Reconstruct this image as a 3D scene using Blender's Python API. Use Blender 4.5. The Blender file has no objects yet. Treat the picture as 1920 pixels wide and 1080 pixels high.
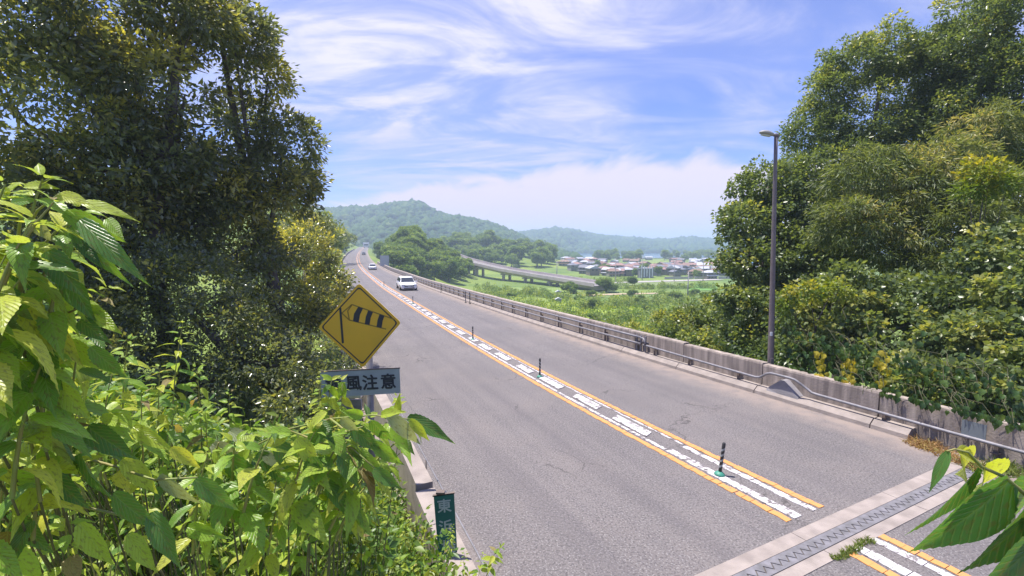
import bpy, math, random
import numpy as np
from mathutils import Vector, Matrix
R_ = math.radians
random.seed(7)
rng = np.random.default_rng(7)
S = bpy.context.scene
COL = S.collection

# ------------------------------------------------------------------ camera, sky, sun, exposure
F = 880.0; HOR = 462.0; CAMZ = 4.5
TH = math.atan((540 - HOR) / F)
cam = bpy.data.cameras.new('camera'); camo = bpy.data.objects.new('camera', cam); COL.objects.link(camo)
camo.location = (0, 0, CAMZ); camo.rotation_euler = (math.pi / 2 - TH, 0, 0)
cam.sensor_width = 36; cam.lens = 36 * F / 1920; cam.clip_start = 0.05; cam.clip_end = 9000
S.camera = camo
SUN_EL, SUN_AZ = 73.0, -70.0      # azimuth from +Y towards +X
W = bpy.data.worlds.new('World'); S.world = W; W.use_nodes = True
def world():
    nt = W.node_tree; N = nt.nodes; L = nt.links; N.clear()
    out = N.new('ShaderNodeOutputWorld'); bg = N.new('ShaderNodeBackground'); bg.inputs['Strength'].default_value = 0.135
    sky = N.new('ShaderNodeTexSky'); sky.sky_type = 'NISHITA'; sky.sun_disc = False
    sky.sun_elevation = R_(SUN_EL); sky.sun_rotation = R_(SUN_AZ); sky.air_density = 1.0; sky.dust_density = 0.4; sky.ozone_density = 2.2
    tint = N.new('ShaderNodeMix'); tint.data_type = 'RGBA'; tint.blend_type = 'MULTIPLY'; tint.inputs[0].default_value = 1
    tint.inputs[7].default_value = (.225, .30, .60, 1)
    L.new(sky.outputs[0], tint.inputs[6])
    tc = N.new('ShaderNodeTexCoord'); sp = N.new('ShaderNodeSeparateXYZ'); L.new(tc.outputs['Generated'], sp.inputs[0])
    def M(op, a, b=None, c=None):
        n = N.new('ShaderNodeMath'); n.operation = op
        for i, v in enumerate((a, b, c)):
            if v is None: continue
            if isinstance(v, (int, float)): n.inputs[i].default_value = v
            else: L.new(v, n.inputs[i])
        return n.outputs[0]
    z = M('ADD', M('MAXIMUM', sp.outputs[2], 0.0), 0.13)
    cb = N.new('ShaderNodeCombineXYZ'); L.new(M('DIVIDE', sp.outputs[0], z), cb.inputs[0]); L.new(M('DIVIDE', sp.outputs[1], z), cb.inputs[1])
    def noise(scale, sx, sy, rot, det, dist, loc=(0, 0, 0), rough=.55):
        mp = N.new('ShaderNodeMapping'); mp.inputs['Scale'].default_value = (sx, sy, 1); mp.inputs['Rotation'].default_value = (0, 0, R_(rot)); mp.inputs['Location'].default_value = loc
        L.new(cb.outputs[0], mp.inputs[0]); n = N.new('ShaderNodeTexNoise'); n.inputs['Scale'].default_value = scale; n.inputs['Detail'].default_value = det
        n.inputs['Distortion'].default_value = dist; n.inputs['Roughness'].default_value = rough; L.new(mp.outputs[0], n.inputs[0]); return n.outputs[0]
    def ramp(v, a, b):
        n = N.new('ShaderNodeMapRange'); n.interpolation_type = 'SMOOTHSTEP'; n.inputs[1].default_value = a; n.inputs[2].default_value = b; L.new(v, n.inputs[0]); return n.outputs[0]
    wisp = ramp(noise(1.35, 0.75, 1.35, -24, 10, 1.7, (1.1, 4.2, 0), .60), .33, .68)
    fine = ramp(noise(6.0, 0.55, 1.5, -24, 9, 1.2, (0, 1, 0), .68), .25, .75)
    big = ramp(noise(0.7, 1, 1.0, 12, 4, .6, (3.2, 1.4, 0)), .36, .58)
    az = M('ARCTAN2', sp.outputs[0], sp.outputs[1]); el = sp.outputs[2]
    def bump(v, c, w): q = M('DIVIDE', M('SUBTRACT', v, c), w); return M('EXPONENT', M('MULTIPLY', M('MULTIPLY', q, q), -1.0))
    veil = M('MULTIPLY', bump(az, -.14, .46), bump(el, .48, .25))            # the broad cirrus sheet over the road
    cov = M('MINIMUM', M('ADD', M('MULTIPLY', big, .35), M('MULTIPLY', veil, .95)), 1.0)
    hi = M('MULTIPLY', cov, M('ADD', M('MULTIPLY', wisp, M('ADD', M('MULTIPLY', fine, .4), .65)), .26))
    # long flat cloud bank over the hills, arching upper edge
    ed = M('ADD', M('ADD', M('MULTIPLY', bump(az, .27, .55), .115), .06), M('MULTIPLY', M('SUBTRACT', noise(2.2, 1, .35, 0, 6, .5, (7, 2, 0)), .5), .13))
    bank = M('SUBTRACT', 1.0, ramp(M('SUBTRACT', el, ed), -.022, .018))
    bank = M('MULTIPLY', bank, M('ADD', M('MULTIPLY', ramp(noise(1.6, .4, 1.4, 0, 5, .5, (2, 5, 0)), .3, .7), .10), .90))
    st2 = M('MULTIPLY', M('MULTIPLY', bump(az, .02, .34), bump(el, .235, .035)), M('MULTIPLY', wisp, .7)); bank = M('MAXIMUM', bank, st2)
    cl = M('MINIMUM', M('MAXIMUM', hi, bank), .93)
    cc = N.new('ShaderNodeMix'); cc.data_type = 'RGBA'; L.new(ramp(sp.outputs[2], .02, .35), cc.inputs[0])
    cc.inputs[6].default_value = (2.95, 2.35, 2.65, 1); cc.inputs[7].default_value = (2.9, 2.75, 3.2, 1)
    mx = N.new('ShaderNodeMix'); mx.data_type = 'RGBA'; L.new(cl, mx.inputs[0]); L.new(tint.outputs[2], mx.inputs[6]); L.new(cc.outputs[2], mx.inputs[7])
    L.new(mx.outputs[2], bg.inputs[0]); L.new(bg.outputs[0], out.inputs[0])
world()
sl = bpy.data.lights.new('sun', 'SUN'); so = bpy.data.objects.new('sun', sl); COL.objects.link(so)
sl.energy = 3.5; sl.angle = R_(0.53); sl.color = (1, .94, .86)
sd = Vector((math.sin(R_(SUN_AZ)) * math.cos(R_(SUN_EL)), math.cos(R_(SUN_AZ)) * math.cos(R_(SUN_EL)), math.sin(R_(SUN_EL))))
so.rotation_euler = sd.to_track_quat('Z', 'Y').to_euler(); so.location = (0, 0, 60)
S.view_settings.view_transform = 'Standard'; S.view_settings.look = 'None'; S.view_settings.exposure = 1.3; S.view_settings.gamma = 1
S.view_settings.use_curve_mapping = False
S.render.engine = 'CYCLES'
S.cycles.max_bounces = 12; S.cycles.diffuse_bounces = 7; S.cycles.transmission_bounces = 8; S.cycles.volume_bounces = 1
S.cycles.use_denoising = True

# ------------------------------------------------------------------ measuring helpers
def ray(px, py):
    a = (px - 960) / F; b = (540 - py) / F
    return a, math.cos(TH) + b * math.sin(TH), -math.sin(TH) + b * math.cos(TH)
def P(px, py, Y):
    a, y, z = ray(px, py); return Vector((a * Y / y, Y, CAMZ + z * Y / y))
def G(px, py, z=0.0):
    a, y, d = ray(px, py); t = (z - CAMZ) / d; return Vector((a * t, y * t, z))
PD = [(-40, 4.5), (25, 4.5), (45, 4.9), (62, 5.4), (82, 5.5), (110, 5.8), (150, 5.85), (200, 5.2), (260, 4.3), (350, 3.4), (450, 2.4), (600, .3), (700, -1)]
_ky = np.linspace(-60, 760, 1641); _kz = np.interp(_ky, [p[0] for p in PD], [CAMZ - p[1] for p in PD])
_kz = np.convolve(np.pad(_kz, 20, mode='edge'), np.ones(41) / 41, mode='valid')
def zr(Y): return float(np.interp(Y, _ky, _kz))
def Rd(px, py):
    a, y, d = ray(px, py); Y = 10.0
    for Y in np.arange(3, 700, .05) if py > 500 else np.arange(60, 700, .2):
        if CAMZ + d / y * Y <= zr(Y): break
    return a / y * Y, Y
cl_px = [(1493, 990), (1371, 933), (1260, 869), (995, 719), (930, 678.5), (872, 645), (820, 611), (760, 571), (729, 549), (702, 528), (684, 514), (670, 496), (668, 485), (670, 476.5), (674, 470.5), (679, 466.6)]
tr_px = [(1702, 825), (1495, 762), (1292, 703), (1184, 669), (1104, 642), (1060, 628), (960, 597), (871, 566), (802, 539), (755, 521), (727, 508.5), (704, 497)]
cl = sorted([Rd(*p)[::-1] for p in cl_px]); tr = sorted([Rd(*p)[::-1] for p in tr_px])
def smooth_line(pts, k=9):
    ys = np.array([p[0] for p in pts]); xs = np.array([p[1] for p in pts])
    s0 = (xs[3] - xs[0]) / (ys[3] - ys[0]); s1 = (xs[-1] - xs[-3]) / (ys[-1] - ys[-3])
    gy = np.arange(-40, 760, .5)
    gx = np.interp(gy, ys, xs); gx = np.where(gy < ys[0], xs[0] + s0 * (gy - ys[0]), gx); gx = np.where(gy > ys[-1], xs[-1] + s1 * (gy - ys[-1]), gx)
    for _ in range(2):
        out = gx.copy()
        for i, y in enumerate(gy):
            w = int(min(40, max(4, y * .25) * 2)) if y > 0 else 8
            a, b = max(0, i - w), min(len(gx), i + w + 1); m = min(i - a, b - 1 - i); out[i] = gx[i - m:i + m + 1].mean()
        gx = out
    return gy, gx
_cy, _cx = smooth_line(cl); _ty, _tx = smooth_line(tr)
def XC(Y): return float(np.interp(Y, _cy, _cx))
def slope(Y): return (XC(Y + 3) - XC(Y - 3)) / 6
def XT(Y):
    k = math.sqrt(1 + slope(Y) ** 2)
    far = XC(Y) + 5.7 * k
    near = float(np.interp(Y, _ty, _tx))
    t = min(1, max(0, (Y - 60) / 60)); return near * (1 - t) + far * t
def XL(Y): return XC(Y) - 5.15 * math.sqrt(1 + slope(Y) ** 2)
def nrm(Y):
    s = slope(Y); k = math.sqrt(1 + s * s); return Vector((1 / k, -s / k, 0))      # to the right of the road
def tdir(Y):
    s = slope(Y); k = math.sqrt(1 + s * s); return Vector((s / k, 1 / k, 0))
def rp(Y, off=0.0, z=0.0, base='C'):
    x = {'C': XC, 'T': XT, 'L': XL}[base](Y); p = Vector((x, Y, zr(Y))) + nrm(Y) * off; p.z += z; return p
def srange(Y0, Y1, step):
    """stations Y spaced by arc length step"""
    out = [Y0]; Y = Y0
    while Y < Y1 - 1e-6:
        Y += step / math.sqrt(1 + slope(Y) ** 2); out.append(min(Y, Y1))
    return out

# ------------------------------------------------------------------ object helpers
def tag(o, label=None, cat=None, group=None, kind=None):
    if label: o['label'] = label
    if cat: o['category'] = cat
    if group: o['group'] = group
    if kind: o['kind'] = kind
    return o
def thing(name, label, cat, loc=(0, 0, 0), group=None, rz=0):
    o = bpy.data.objects.new(name, None); COL.objects.link(o); o.location = loc; o.rotation_euler = (0, 0, rz); o.empty_display_size = .2
    return tag(o, label, cat, group)
class MB:
    def __init__(s): s.v = []; s.f = []; s.uv = None
    def add(s, V, Fc):
        n = len(s.v); s.v += [tuple(p) for p in V]; s.f += [tuple(i + n for i in f) for f in Fc]; return s
    def box(s, c, size, M=None):
        x, y, z = [d / 2 for d in size]
        V = [Vector((a * x, b * y, e * z)) for a in (-1, 1) for b in (-1, 1) for e in (-1, 1)]
        V = [(M @ p if M else p) + Vector(c) for p in V]
        return s.add(V, [(0, 1, 3, 2), (4, 6, 7, 5), (0, 4, 5, 1), (2, 3, 7, 6), (0, 2, 6, 4), (1, 5, 7, 3)])
    def tube(s, pts, r, seg=8, caps=True):
        pts = [Vector(p) for p in pts]; rs = r if isinstance(r, (list, tuple)) else [r] * len(pts)
        V = []; ref = None
        for i, p in enumerate(pts):
            t = (pts[min(i + 1, len(pts) - 1)] - pts[max(i - 1, 0)]).normalized()
            if ref is None: ref = t.orthogonal().normalized()
            ref = (ref - t * ref.dot(t)); ref = ref.normalized() if ref.length > 1e-6 else t.orthogonal().normalized(); b = t.cross(ref)
            for k in range(seg):
                a = 2 * math.pi * k / seg; V.append(p + (ref * math.cos(a) + b * math.sin(a)) * rs[i])
        Fc = []
        for i in range(len(pts) - 1):
            for k in range(seg):
                k2 = (k + 1) % seg; Fc.append((i * seg + k, i * seg + k2, (i + 1) * seg + k2, (i + 1) * seg + k))
        if caps: Fc.append(tuple(range(seg))[::-1]); Fc.append(tuple((len(pts) - 1) * seg + k for k in range(seg)))
        return s.add(V, Fc)
    def prism(s, poly, d):
        """polygon (3D, planar) extruded by vector d"""
        n = len(poly); d = Vector(d); V = [Vector(p) for p in poly] + [Vector(p) + d for p in poly]
        return s.add(V, [tuple(range(n)), tuple(range(2 * n - 1, n - 1, -1))] + [(i, i + n, (i + 1) % n + n, (i + 1) % n) for i in range(n)])
    def sweep(s, loops):
        """loops of equal length, closed cross-sections, capped"""
        n = len(loops[0]); V = [p for l in loops for p in l]; Fc = []
        for i in range(len(loops) - 1):
            for k in range(n): k2 = (k + 1) % n; Fc.append((i * n + k, i * n + k2, (i + 1) * n + k2, (i + 1) * n + k))
        Fc.append(tuple(range(n))[::-1]); Fc.append(tuple((len(loops) - 1) * n + k for k in range(n)))
        return s.add(V, Fc)
    def build(s, name, mat, parent=None, smooth=False, off=None):
        m = bpy.data.meshes.new(name); off = off if off is not None else (Vector(parent.location) if parent is not None and parent.parent is None and parent.type == 'EMPTY' else Vector((0, 0, 0)))
        m.from_pydata([(a - off[0], b - off[1], c - off[2]) for a, b, c in s.v], [], s.f); m.update()
        if smooth: m.polygons.foreach_set('use_smooth', [True] * len(m.polygons))
        m.materials.append(mat); o = bpy.data.objects.new(name, m); COL.objects.link(o)
        if parent: o.parent = parent
        return o
def fast_mesh(name, V, Fa, mat, tint=None, smooth=False):
    m = bpy.data.meshes.new(name); V = np.asarray(V, dtype=np.float32); Fa = np.asarray(Fa, dtype=np.int32); k = Fa.shape[1]
    m.vertices.add(len(V)); m.vertices.foreach_set('co', V.ravel()); m.loops.add(Fa.size); m.loops.foreach_set('vertex_index', Fa.ravel())
    m.polygons.add(len(Fa)); m.polygons.foreach_set('loop_start', np.arange(len(Fa), dtype=np.int32) * k)
    m.polygons.foreach_set('loop_total', np.full(len(Fa), k, dtype=np.int32))
    if smooth: m.polygons.foreach_set('use_smooth', np.ones(len(Fa), dtype=bool))
    if tint is not None:
        a = m.attributes.new('tint', 'FLOAT', 'FACE'); a.data.foreach_set('value', np.asarray(tint, dtype=np.float32))
    m.update(calc_edges=True)
    if mat: m.materials.append(mat)
    return m
def link(name, mesh, parent=None, loc=(0, 0, 0)):
    o = bpy.data.objects.new(name, mesh); COL.objects.link(o); o.location = loc
    if parent: o.parent = parent
    return o
def kids(o, _c={}):
    return list(o.children)
def copy_tree(o, parent=None):
    c = o.copy(); COL.objects.link(c)
    if parent: c.parent = parent
    for ch in o.children: copy_tree(ch, c)
    return c

# ------------------------------------------------------------------ materials
def mat(name, col, rough=.8, var=.0, scale=5, col2=None, bump=0, bscale=40, metal=0, spec=.5, coords='Object', detail=6, emis=None, vstreak=None):
    m = bpy.data.materials.new(name); m.use_nodes = True; nt = m.node_tree; N = nt.nodes; L = nt.links; b = N['Principled BSDF']
    b.inputs['Base Color'].default_value = (*col, 1); b.inputs['Roughness'].default_value = rough; b.inputs['Metallic'].default_value = metal; b.inputs['Specular IOR Level'].default_value = spec
    tc = N.new('ShaderNodeTexCoord')
    if var or col2:
        n = N.new('ShaderNodeTexNoise'); n.inputs['Scale'].default_value = scale; n.inputs['Detail'].default_value = detail
        if vstreak:
            mp = N.new('ShaderNodeMapping'); mp.inputs['Scale'].default_value = vstreak; L.new(tc.outputs[coords], mp.inputs[0]); L.new(mp.outputs[0], n.inputs[0])
        else: L.new(tc.outputs[coords], n.inputs[0])
        mr = N.new('ShaderNodeMapRange'); mr.inputs[1].default_value = .33; mr.inputs[2].default_value = .67; L.new(n.outputs[0], mr.inputs[0])
        mx = N.new('ShaderNodeMix'); mx.data_type = 'RGBA'; L.new(mr.outputs[0], mx.inputs[0])
        c2 = col2 or tuple(c * (1 - var) for c in col)
        mx.inputs[6].default_value = (*col, 1); mx.inputs[7].default_value = (*c2, 1); L.new(mx.outputs[2], b.inputs['Base Color'])
    if bump:
        n2 = N.new('ShaderNodeTexNoise'); n2.inputs['Scale'].default_value = bscale; n2.inputs['Detail'].default_value = 4; L.new(tc.outputs[coords], n2.inputs[0])
        bp = N.new('ShaderNodeBump'); bp.inputs['Strength'].default_value = bump; bp.inputs['Distance'].default_value = .02; L.new(n2.outputs[0], bp.inputs['Height']); L.new(bp.outputs[0], b.inputs['Normal'])
    return m
def leaf_mat(name, stops, trans=.35, rough=.45, spec=.5, objrand=False, veins=False, under=None):
    """stops: colours from old dark leaf to fresh tip, driven by the leaf's own tint"""
    m = bpy.data.materials.new(name); m.use_nodes = True; nt = m.node_tree; N = nt.nodes; L = nt.links; b = N['Principled BSDF']; out = N['Material Output']
    rp_ = N.new('ShaderNodeValToRGB'); cr = rp_.color_ramp
    while len(cr.elements) < len(stops): cr.elements.new(.5)
    for e, (p, c) in zip(cr.elements, stops): e.position = p; e.color = (*c, 1)
    if objrand:
        oi = N.new('ShaderNodeObjectInfo'); L.new(oi.outputs['Random'], rp_.inputs[0])
    else:
        at = N.new('ShaderNodeAttribute'); at.attribute_name = 'tint'; L.new(at.outputs['Fac'], rp_.inputs[0])
    c = rp_.outputs[0]
    if under:
        g = N.new('ShaderNodeNewGeometry'); mx = N.new('ShaderNodeMix'); mx.data_type = 'RGBA'
        mm = N.new('ShaderNodeMath'); mm.operation = 'MULTIPLY'; mm.inputs[1].default_value = .55; L.new(g.outputs['Backfacing'], mm.inputs[0]); L.new(mm.outputs[0], mx.inputs[0]); L.new(c, mx.inputs[6]); mx.inputs[7].default_value = (*under, 1); c = mx.outputs[2]
    if veins:
        uv = N.new('ShaderNodeUVMap'); sp = N.new('ShaderNodeSeparateXYZ'); L.new(uv.outputs[0], sp.inputs[0])
        def M(op, a, b_=None):
            n = N.new('ShaderNodeMath'); n.operation = op
            for i, v in enumerate((a, b_)):
                if v is None: continue
                if isinstance(v, (int, float)): n.inputs[i].default_value = v
                else: L.new(v, n.inputs[i])
            return n.outputs[0]
        au = M('ABSOLUTE', M('SUBTRACT', sp.outputs[0], .5))
        ph = M('SUBTRACT', M('MULTIPLY', sp.outputs[1], 10), M('MULTIPLY', au, 7))
        fr = M('ABSOLUTE', M('SUBTRACT', M('FRACT', ph), .5))        # 0 at vein
        vn = M('MINIMUM', M('MULTIPLY', fr, 5), 1.0); mid = M('MINIMUM', M('MULTIPLY', au, 22), 1.0); h = M('MULTIPLY', vn, mid)
        bp = N.new('ShaderNodeBump'); bp.inputs['Strength'].default_value = .55; bp.inputs['Distance'].default_value = .004; L.new(h, bp.inputs['Height']); L.new(bp.outputs[0], b.inputs['Normal'])
        mx = N.new('ShaderNodeMix'); mx.data_type = 'RGBA'; L.new(h, mx.inputs[0]); L.new(c, mx.inputs[7]); 
        br = N.new('ShaderNodeMix'); br.data_type = 'RGBA'; br.inputs[0].default_value = .25; L.new(c, br.inputs[6]); br.inputs[7].default_value = (.35, .42, .12, 1); L.new(br.outputs[2], mx.inputs[6]); c = mx.outputs[2]
        # insect spots and blotches
        no = N.new('ShaderNodeTexNoise'); no.inputs['Scale'].default_value = 9; L.new(uv.outputs[0], no.inputs[0]); 
        mb = N.new('ShaderNodeMix'); mb.data_type = 'RGBA'; mr = N.new('ShaderNodeMapRange'); mr.inputs[1].default_value = .55; mr.inputs[2].default_value = .66; mr.inputs[4].default_value = .6; L.new(no.outputs[0], mr.inputs[0]); L.new(mr.outputs[0], mb.inputs[0]); L.new(c, mb.inputs[6]); mb.inputs[7].default_value = (.16, .15, .05, 1); c = mb.outputs[2]
    L.new(c, b.inputs['Base Color']); b.inputs['Roughness'].default_value = rough; b.inputs['Specular IOR Level'].default_value = spec
    tr_ = N.new('ShaderNodeBsdfTranslucent'); tb = N.new('ShaderNodeMix'); tb.data_type = 'RGBA'; tb.blend_type = 'MULTIPLY'; tb.inputs[0].default_value = 1; L.new(c, tb.inputs[6]); tb.inputs[7].default_value = (1.9, 1.75, .7, 1); L.new(tb.outputs[2], tr_.inputs[0])
    ms = N.new('ShaderNodeMixShader'); ms.inputs[0].default_value = trans; L.new(b.outputs[0], ms.inputs[1]); L.new(tr_.outputs[0], ms.inputs[2]); L.new(ms.outputs[0], out.inputs[0])
    return m
def asphalt():
    m = bpy.data.materials.new('asphalt'); m.use_nodes = True; nt = m.node_tree; N = nt.nodes; L = nt.links; b = N['Principled BSDF']
    tc = N.new('ShaderNodeTexCoord'); uv = N.new('ShaderNodeUVMap')
    def noise(s, d, src, sc=(1, 1, 1)):
        mp = N.new('ShaderNodeMapping'); mp.inputs['Scale'].default_value = sc; L.new(src, mp.inputs[0]); n = N.new('ShaderNodeTexNoise'); n.inputs['Scale'].default_value = s; n.inputs['Detail'].default_value = d; L.new(mp.outputs[0], n.inputs[0]); return n.outputs[0]
    def mix(f, a, c, lo=.3, hi=.7, blend='MIX', top=1.0):
        mr = N.new('ShaderNodeMapRange'); mr.inputs[1].default_value = lo; mr.inputs[2].default_value = hi; mr.inputs[4].default_value = top; L.new(f, mr.inputs[0]); mx = N.new('ShaderNodeMix'); mx.data_type = 'RGBA'; mx.blend_type = blend; L.new(mr.outputs[0], mx.inputs[0])
        for i, v in ((6, a), (7, c)):
            if isinstance(v, tuple): mx.inputs[i].default_value = (*v, 1)
            else: L.new(v, mx.inputs[i])
        return mx.outputs[2]
    c = mix(noise(.35, 5, tc.outputs['Object']), (.142, .128, .126), (.176, .157, .153))
    c = mix(noise(1.0, 4, uv.outputs[0], (3.0, .12, 1)), c, (.110, .100, .105), .42, .66, top=.45)         # wear streaks along the lanes
    c = mix(noise(.6, 6, tc.outputs['Object']), c, (.19, .165, .155), .50, .72, top=.6)                     # dusty patches
    c = mix(noise(26, 4, tc.outputs['Object']), c, (.060, .055, .058), .50, .60, top=.6)                       # pores
    c = mix(noise(34, 3, tc.outputs['Object']), c, (.30, .285, .28), .55, .66, top=.7)                        # pale stones
    sp = N.new('ShaderNodeSeparateXYZ'); L.new(uv.outputs[0], sp.inputs[0])
    def edge(a, b_):
        mr = N.new('ShaderNodeMapRange'); mr.inputs[1].default_value = a; mr.inputs[2].default_value = b_; L.new(sp.outputs[0], mr.inputs[0]); return mr.outputs[0]
    ad = N.new('ShaderNodeMath'); ad.operation = 'MAXIMUM'; L.new(edge(9.6, 10.9), ad.inputs[0]); L.new(edge(1.1, .1), ad.inputs[1])
    ml = N.new('ShaderNodeMath'); ml.operation = 'MULTIPLY'; L.new(ad.outputs[0], ml.inputs[0]); L.new(noise(2.5, 5, tc.outputs['Object']), ml.inputs[1])
    c = mix(ml.outputs[0], c, (.25, .205, .18), .12, .55)
    # tyre tracks, polished and slightly darker, two per lane
    def track(x0):
        q = N.new('ShaderNodeMath'); q.operation = 'SUBTRACT'; L.new(sp.outputs[0], q.inputs[0]); q.inputs[1].default_value = x0; a_ = N.new('ShaderNodeMath'); a_.operation = 'ABSOLUTE'; L.new(q.outputs[0], a_.inputs[0])
        m_ = N.new('ShaderNodeMapRange'); m_.interpolation_type = 'SMOOTHSTEP'; m_.inputs[1].default_value = .5; m_.inputs[2].default_value = 0; L.new(a_.outputs[0], m_.inputs[0]); return m_.outputs[0]
    acc = None
    for x0 in (2.2, 3.9, 7.3, 9.0):
        t_ = track(x0)
        if acc is None: acc = t_
        else: k_ = N.new('ShaderNodeMath'); k_.operation = 'MAXIMUM'; L.new(acc, k_.inputs[0]); L.new(t_, k_.inputs[1]); acc = k_.outputs[0]
    tm = N.new('ShaderNodeMath'); tm.operation = 'MULTIPLY'; L.new(acc, tm.inputs[0]); L.new(noise(.5, 4, uv.outputs[0], (2, .25, 1)), tm.inputs[1])
    c = mix(tm.outputs[0], c, (.105, .095, .100), .12, .7, top=.42)
    # cracks
    vo = N.new('ShaderNodeTexVoronoi'); vo.feature = 'DISTANCE_TO_EDGE'; vo.inputs['Scale'].default_value = .42
    dn = N.new('ShaderNodeTexNoise'); dn.inputs['Scale'].default_value = 1.6; dn.inputs['Detail'].default_value = 6; L.new(tc.outputs['Object'], dn.inputs[0])
    av = N.new('ShaderNodeVectorMath'); av.operation = 'ADD'; L.new(tc.outputs['Object'], av.inputs[0]); L.new(dn.outputs[1], av.inputs[1]); L.new(av.outputs[0], vo.inputs[0])
    cr_ = N.new('ShaderNodeMapRange'); cr_.inputs[1].default_value = .012; cr_.inputs[2].default_value = 0; L.new(vo.outputs[0], cr_.inputs[0])
    cm = N.new('ShaderNodeMath'); cm.operation = 'MULTIPLY'; L.new(cr_.outputs[0], cm.inputs[0]); pm_ = N.new('ShaderNodeMapRange'); pm_.inputs[1].default_value = .52; pm_.inputs[2].default_value = .6; L.new(noise(.3, 3, tc.outputs['Object']), pm_.inputs[0]); L.new(pm_.outputs[0], cm.inputs[1])
    c = mix(cm.outputs[0], c, (.04, .036, .036), 0, 1, top=.8)
    L.new(c, b.inputs['Base Color']); b.inputs['Roughness'].default_value = .82; b.inputs['Specular IOR Level'].default_value = .35
    bp = N.new('ShaderNodeBump'); bp.inputs['Strength'].default_value = .6; bp.inputs['Distance'].default_value = .012; L.new(noise(55, 3, tc.outputs['Object']), bp.inputs['Height']); L.new(bp.outputs[0], b.inputs['Normal'])
    return m
def paint(name, col, wear=.5):
    m = bpy.data.materials.new(name); m.use_nodes = True; nt = m.node_tree; N = nt.nodes; L = nt.links; b = N['Principled BSDF']; tc = N.new('ShaderNodeTexCoord')
    n = N.new('ShaderNodeTexNoise'); n.inputs['Scale'].default_value = 6; n.inputs['Detail'].default_value = 9; n.inputs['Roughness'].default_value = .78; L.new(tc.outputs['Object'], n.inputs[0])
    mr = N.new('ShaderNodeMapRange'); mr.inputs[1].default_value = wear; mr.inputs[2].default_value = wear + .03; L.new(n.outputs[0], mr.inputs[0])
    mx = N.new('ShaderNodeMix'); mx.data_type = 'RGBA'; L.new(mr.outputs[0], mx.inputs[0]); mx.inputs[6].default_value = (*col, 1); mx.inputs[7].default_value = (.17, .15, .15, 1)
    L.new(mx.outputs[2], b.inputs['Base Color']); b.inputs['Roughness'].default_value = .75
    return m
M_asph = asphalt()
M_conc = mat('weathered_concrete', (.40, .335, .285), .9, scale=1.6, col2=(.30, .25, .22), bump=.3, bscale=30, vstreak=(1.6, 1.6, .35))
M_concs = mat('stained_concrete', (.40, .335, .29), .9, scale=2.6, col2=(.17, .14, .125), bump=.4, bscale=22, vstreak=(2.2, 2.2, .22))
M_concp = mat('pale_concrete', (.34, .29, .26), .9, scale=3, col2=(.235, .20, .18), bump=.4, bscale=30)
M_steel = mat('galvanised_steel', (.25, .24, .26), .6, scale=6, col2=(.16, .155, .17), metal=.2)
M_dsteel = mat('rusty_bracket_steel', (.13, .11, .11), .7, scale=12, col2=(.2, .15, .12), metal=.3)
M_joint = mat('worn_joint_steel', (.24, .23, .25), .65, scale=7, col2=(.15, .145, .15), metal=.25)
M_gap = mat('dirty_joint_gap', (.07, .065, .06), .95, scale=5, col2=(.12, .10, .085))
M_orange = paint('orange_road_paint', (.60, .27, .085), .58)
M_white = paint('white_road_paint', (.58, .55, .55), .515)
M_black = mat('black_rubber', (.025, .025, .028), .6)
M_greenp = mat('green_base_plastic', (.05, .24, .17), .5)
M_soil = mat('valley_grass', (.19, .25, .035), .95, scale=.035, col2=(.085, .15, .028), coords='Object', detail=10)
M_bark = mat('bark', (.075, .06, .05), .9, scale=8, col2=(.13, .11, .10), bump=.6, bscale=18)
M_stem = mat('green_stem', (.20, .26, .06), .6, scale=20, col2=(.26, .22, .07))
M_twig = mat('woody_twig', (.13, .12, .06), .8, scale=20, col2=(.07, .07, .035))
M_pole = mat('brown_painted_pole', (.13, .105, .11), .45, scale=3, col2=(.17, .14, .145))
# ------------------------------------------------------------------ terrain
def sst(t): t = min(1, max(0, t)); return t * t * (3 - 2 * t)
def ground(X, Y):
    Yc = min(max(Y, -30), 640)
    d = (X - XC(Yc)) / math.sqrt(1 + slope(Yc) ** 2)
    zz = zr(Yc)
    wob = math.sin(X * .11 + 1.3) * math.cos(Y * .09) * .5 + math.sin(X * .031 + Y * .023) * .5
    val = -12.0 + .25 * wob
    if d > 0:
        wid = 26 if Y < 16 else (26 - min(1, (Y - 16) / 20) * 14)
        t = sst((d - 7.2) / wid); z = (zz - .35) * (1 - t) + val * t
        z += 17.5 * math.exp(-((X + 50) / 19) ** 2 - ((Y - 225) / 50) ** 2) * sst((d - 8) / 14)                 # wooded knoll right of the far road
        z += 17 * math.exp(-((X + 30) / 62) ** 2 - ((Y - 430) / 60) ** 2) * sst((d - 8) / 20)
    else:
        t = -d - 5.6
        near = 2.1 * sst(t / 2.4) * (1 - sst((Y - 3.0) / 5)) 
        hill = .16 * max(0, t - 1) + wob * sst(t / 12)
        up = min(24, .75 * max(0, t - 3)) * sst((Y - 90) / 80) 
        z = zz - .3 + near + hill * (1 if Y < 90 else .5) + up
        z = min(z, zz + 30)
    if Y > 560:
        t = sst((Y - 560) / 120); z = z * (1 - t) + (-12) * t
    if abs(d) < 6.6 and -30 < Y < 620: z = min(z, zz - .3)
    return z
def spaced(a, b, fine, ratio):
    out = [0.0]; s = fine
    while out[-1] < b: out.append(out[-1] + s); s *= ratio
    neg = [0.0]; s = fine
    while neg[-1] > a: neg.append(neg[-1] - s); s *= ratio
    return sorted(set(neg[1:] + out))
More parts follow.
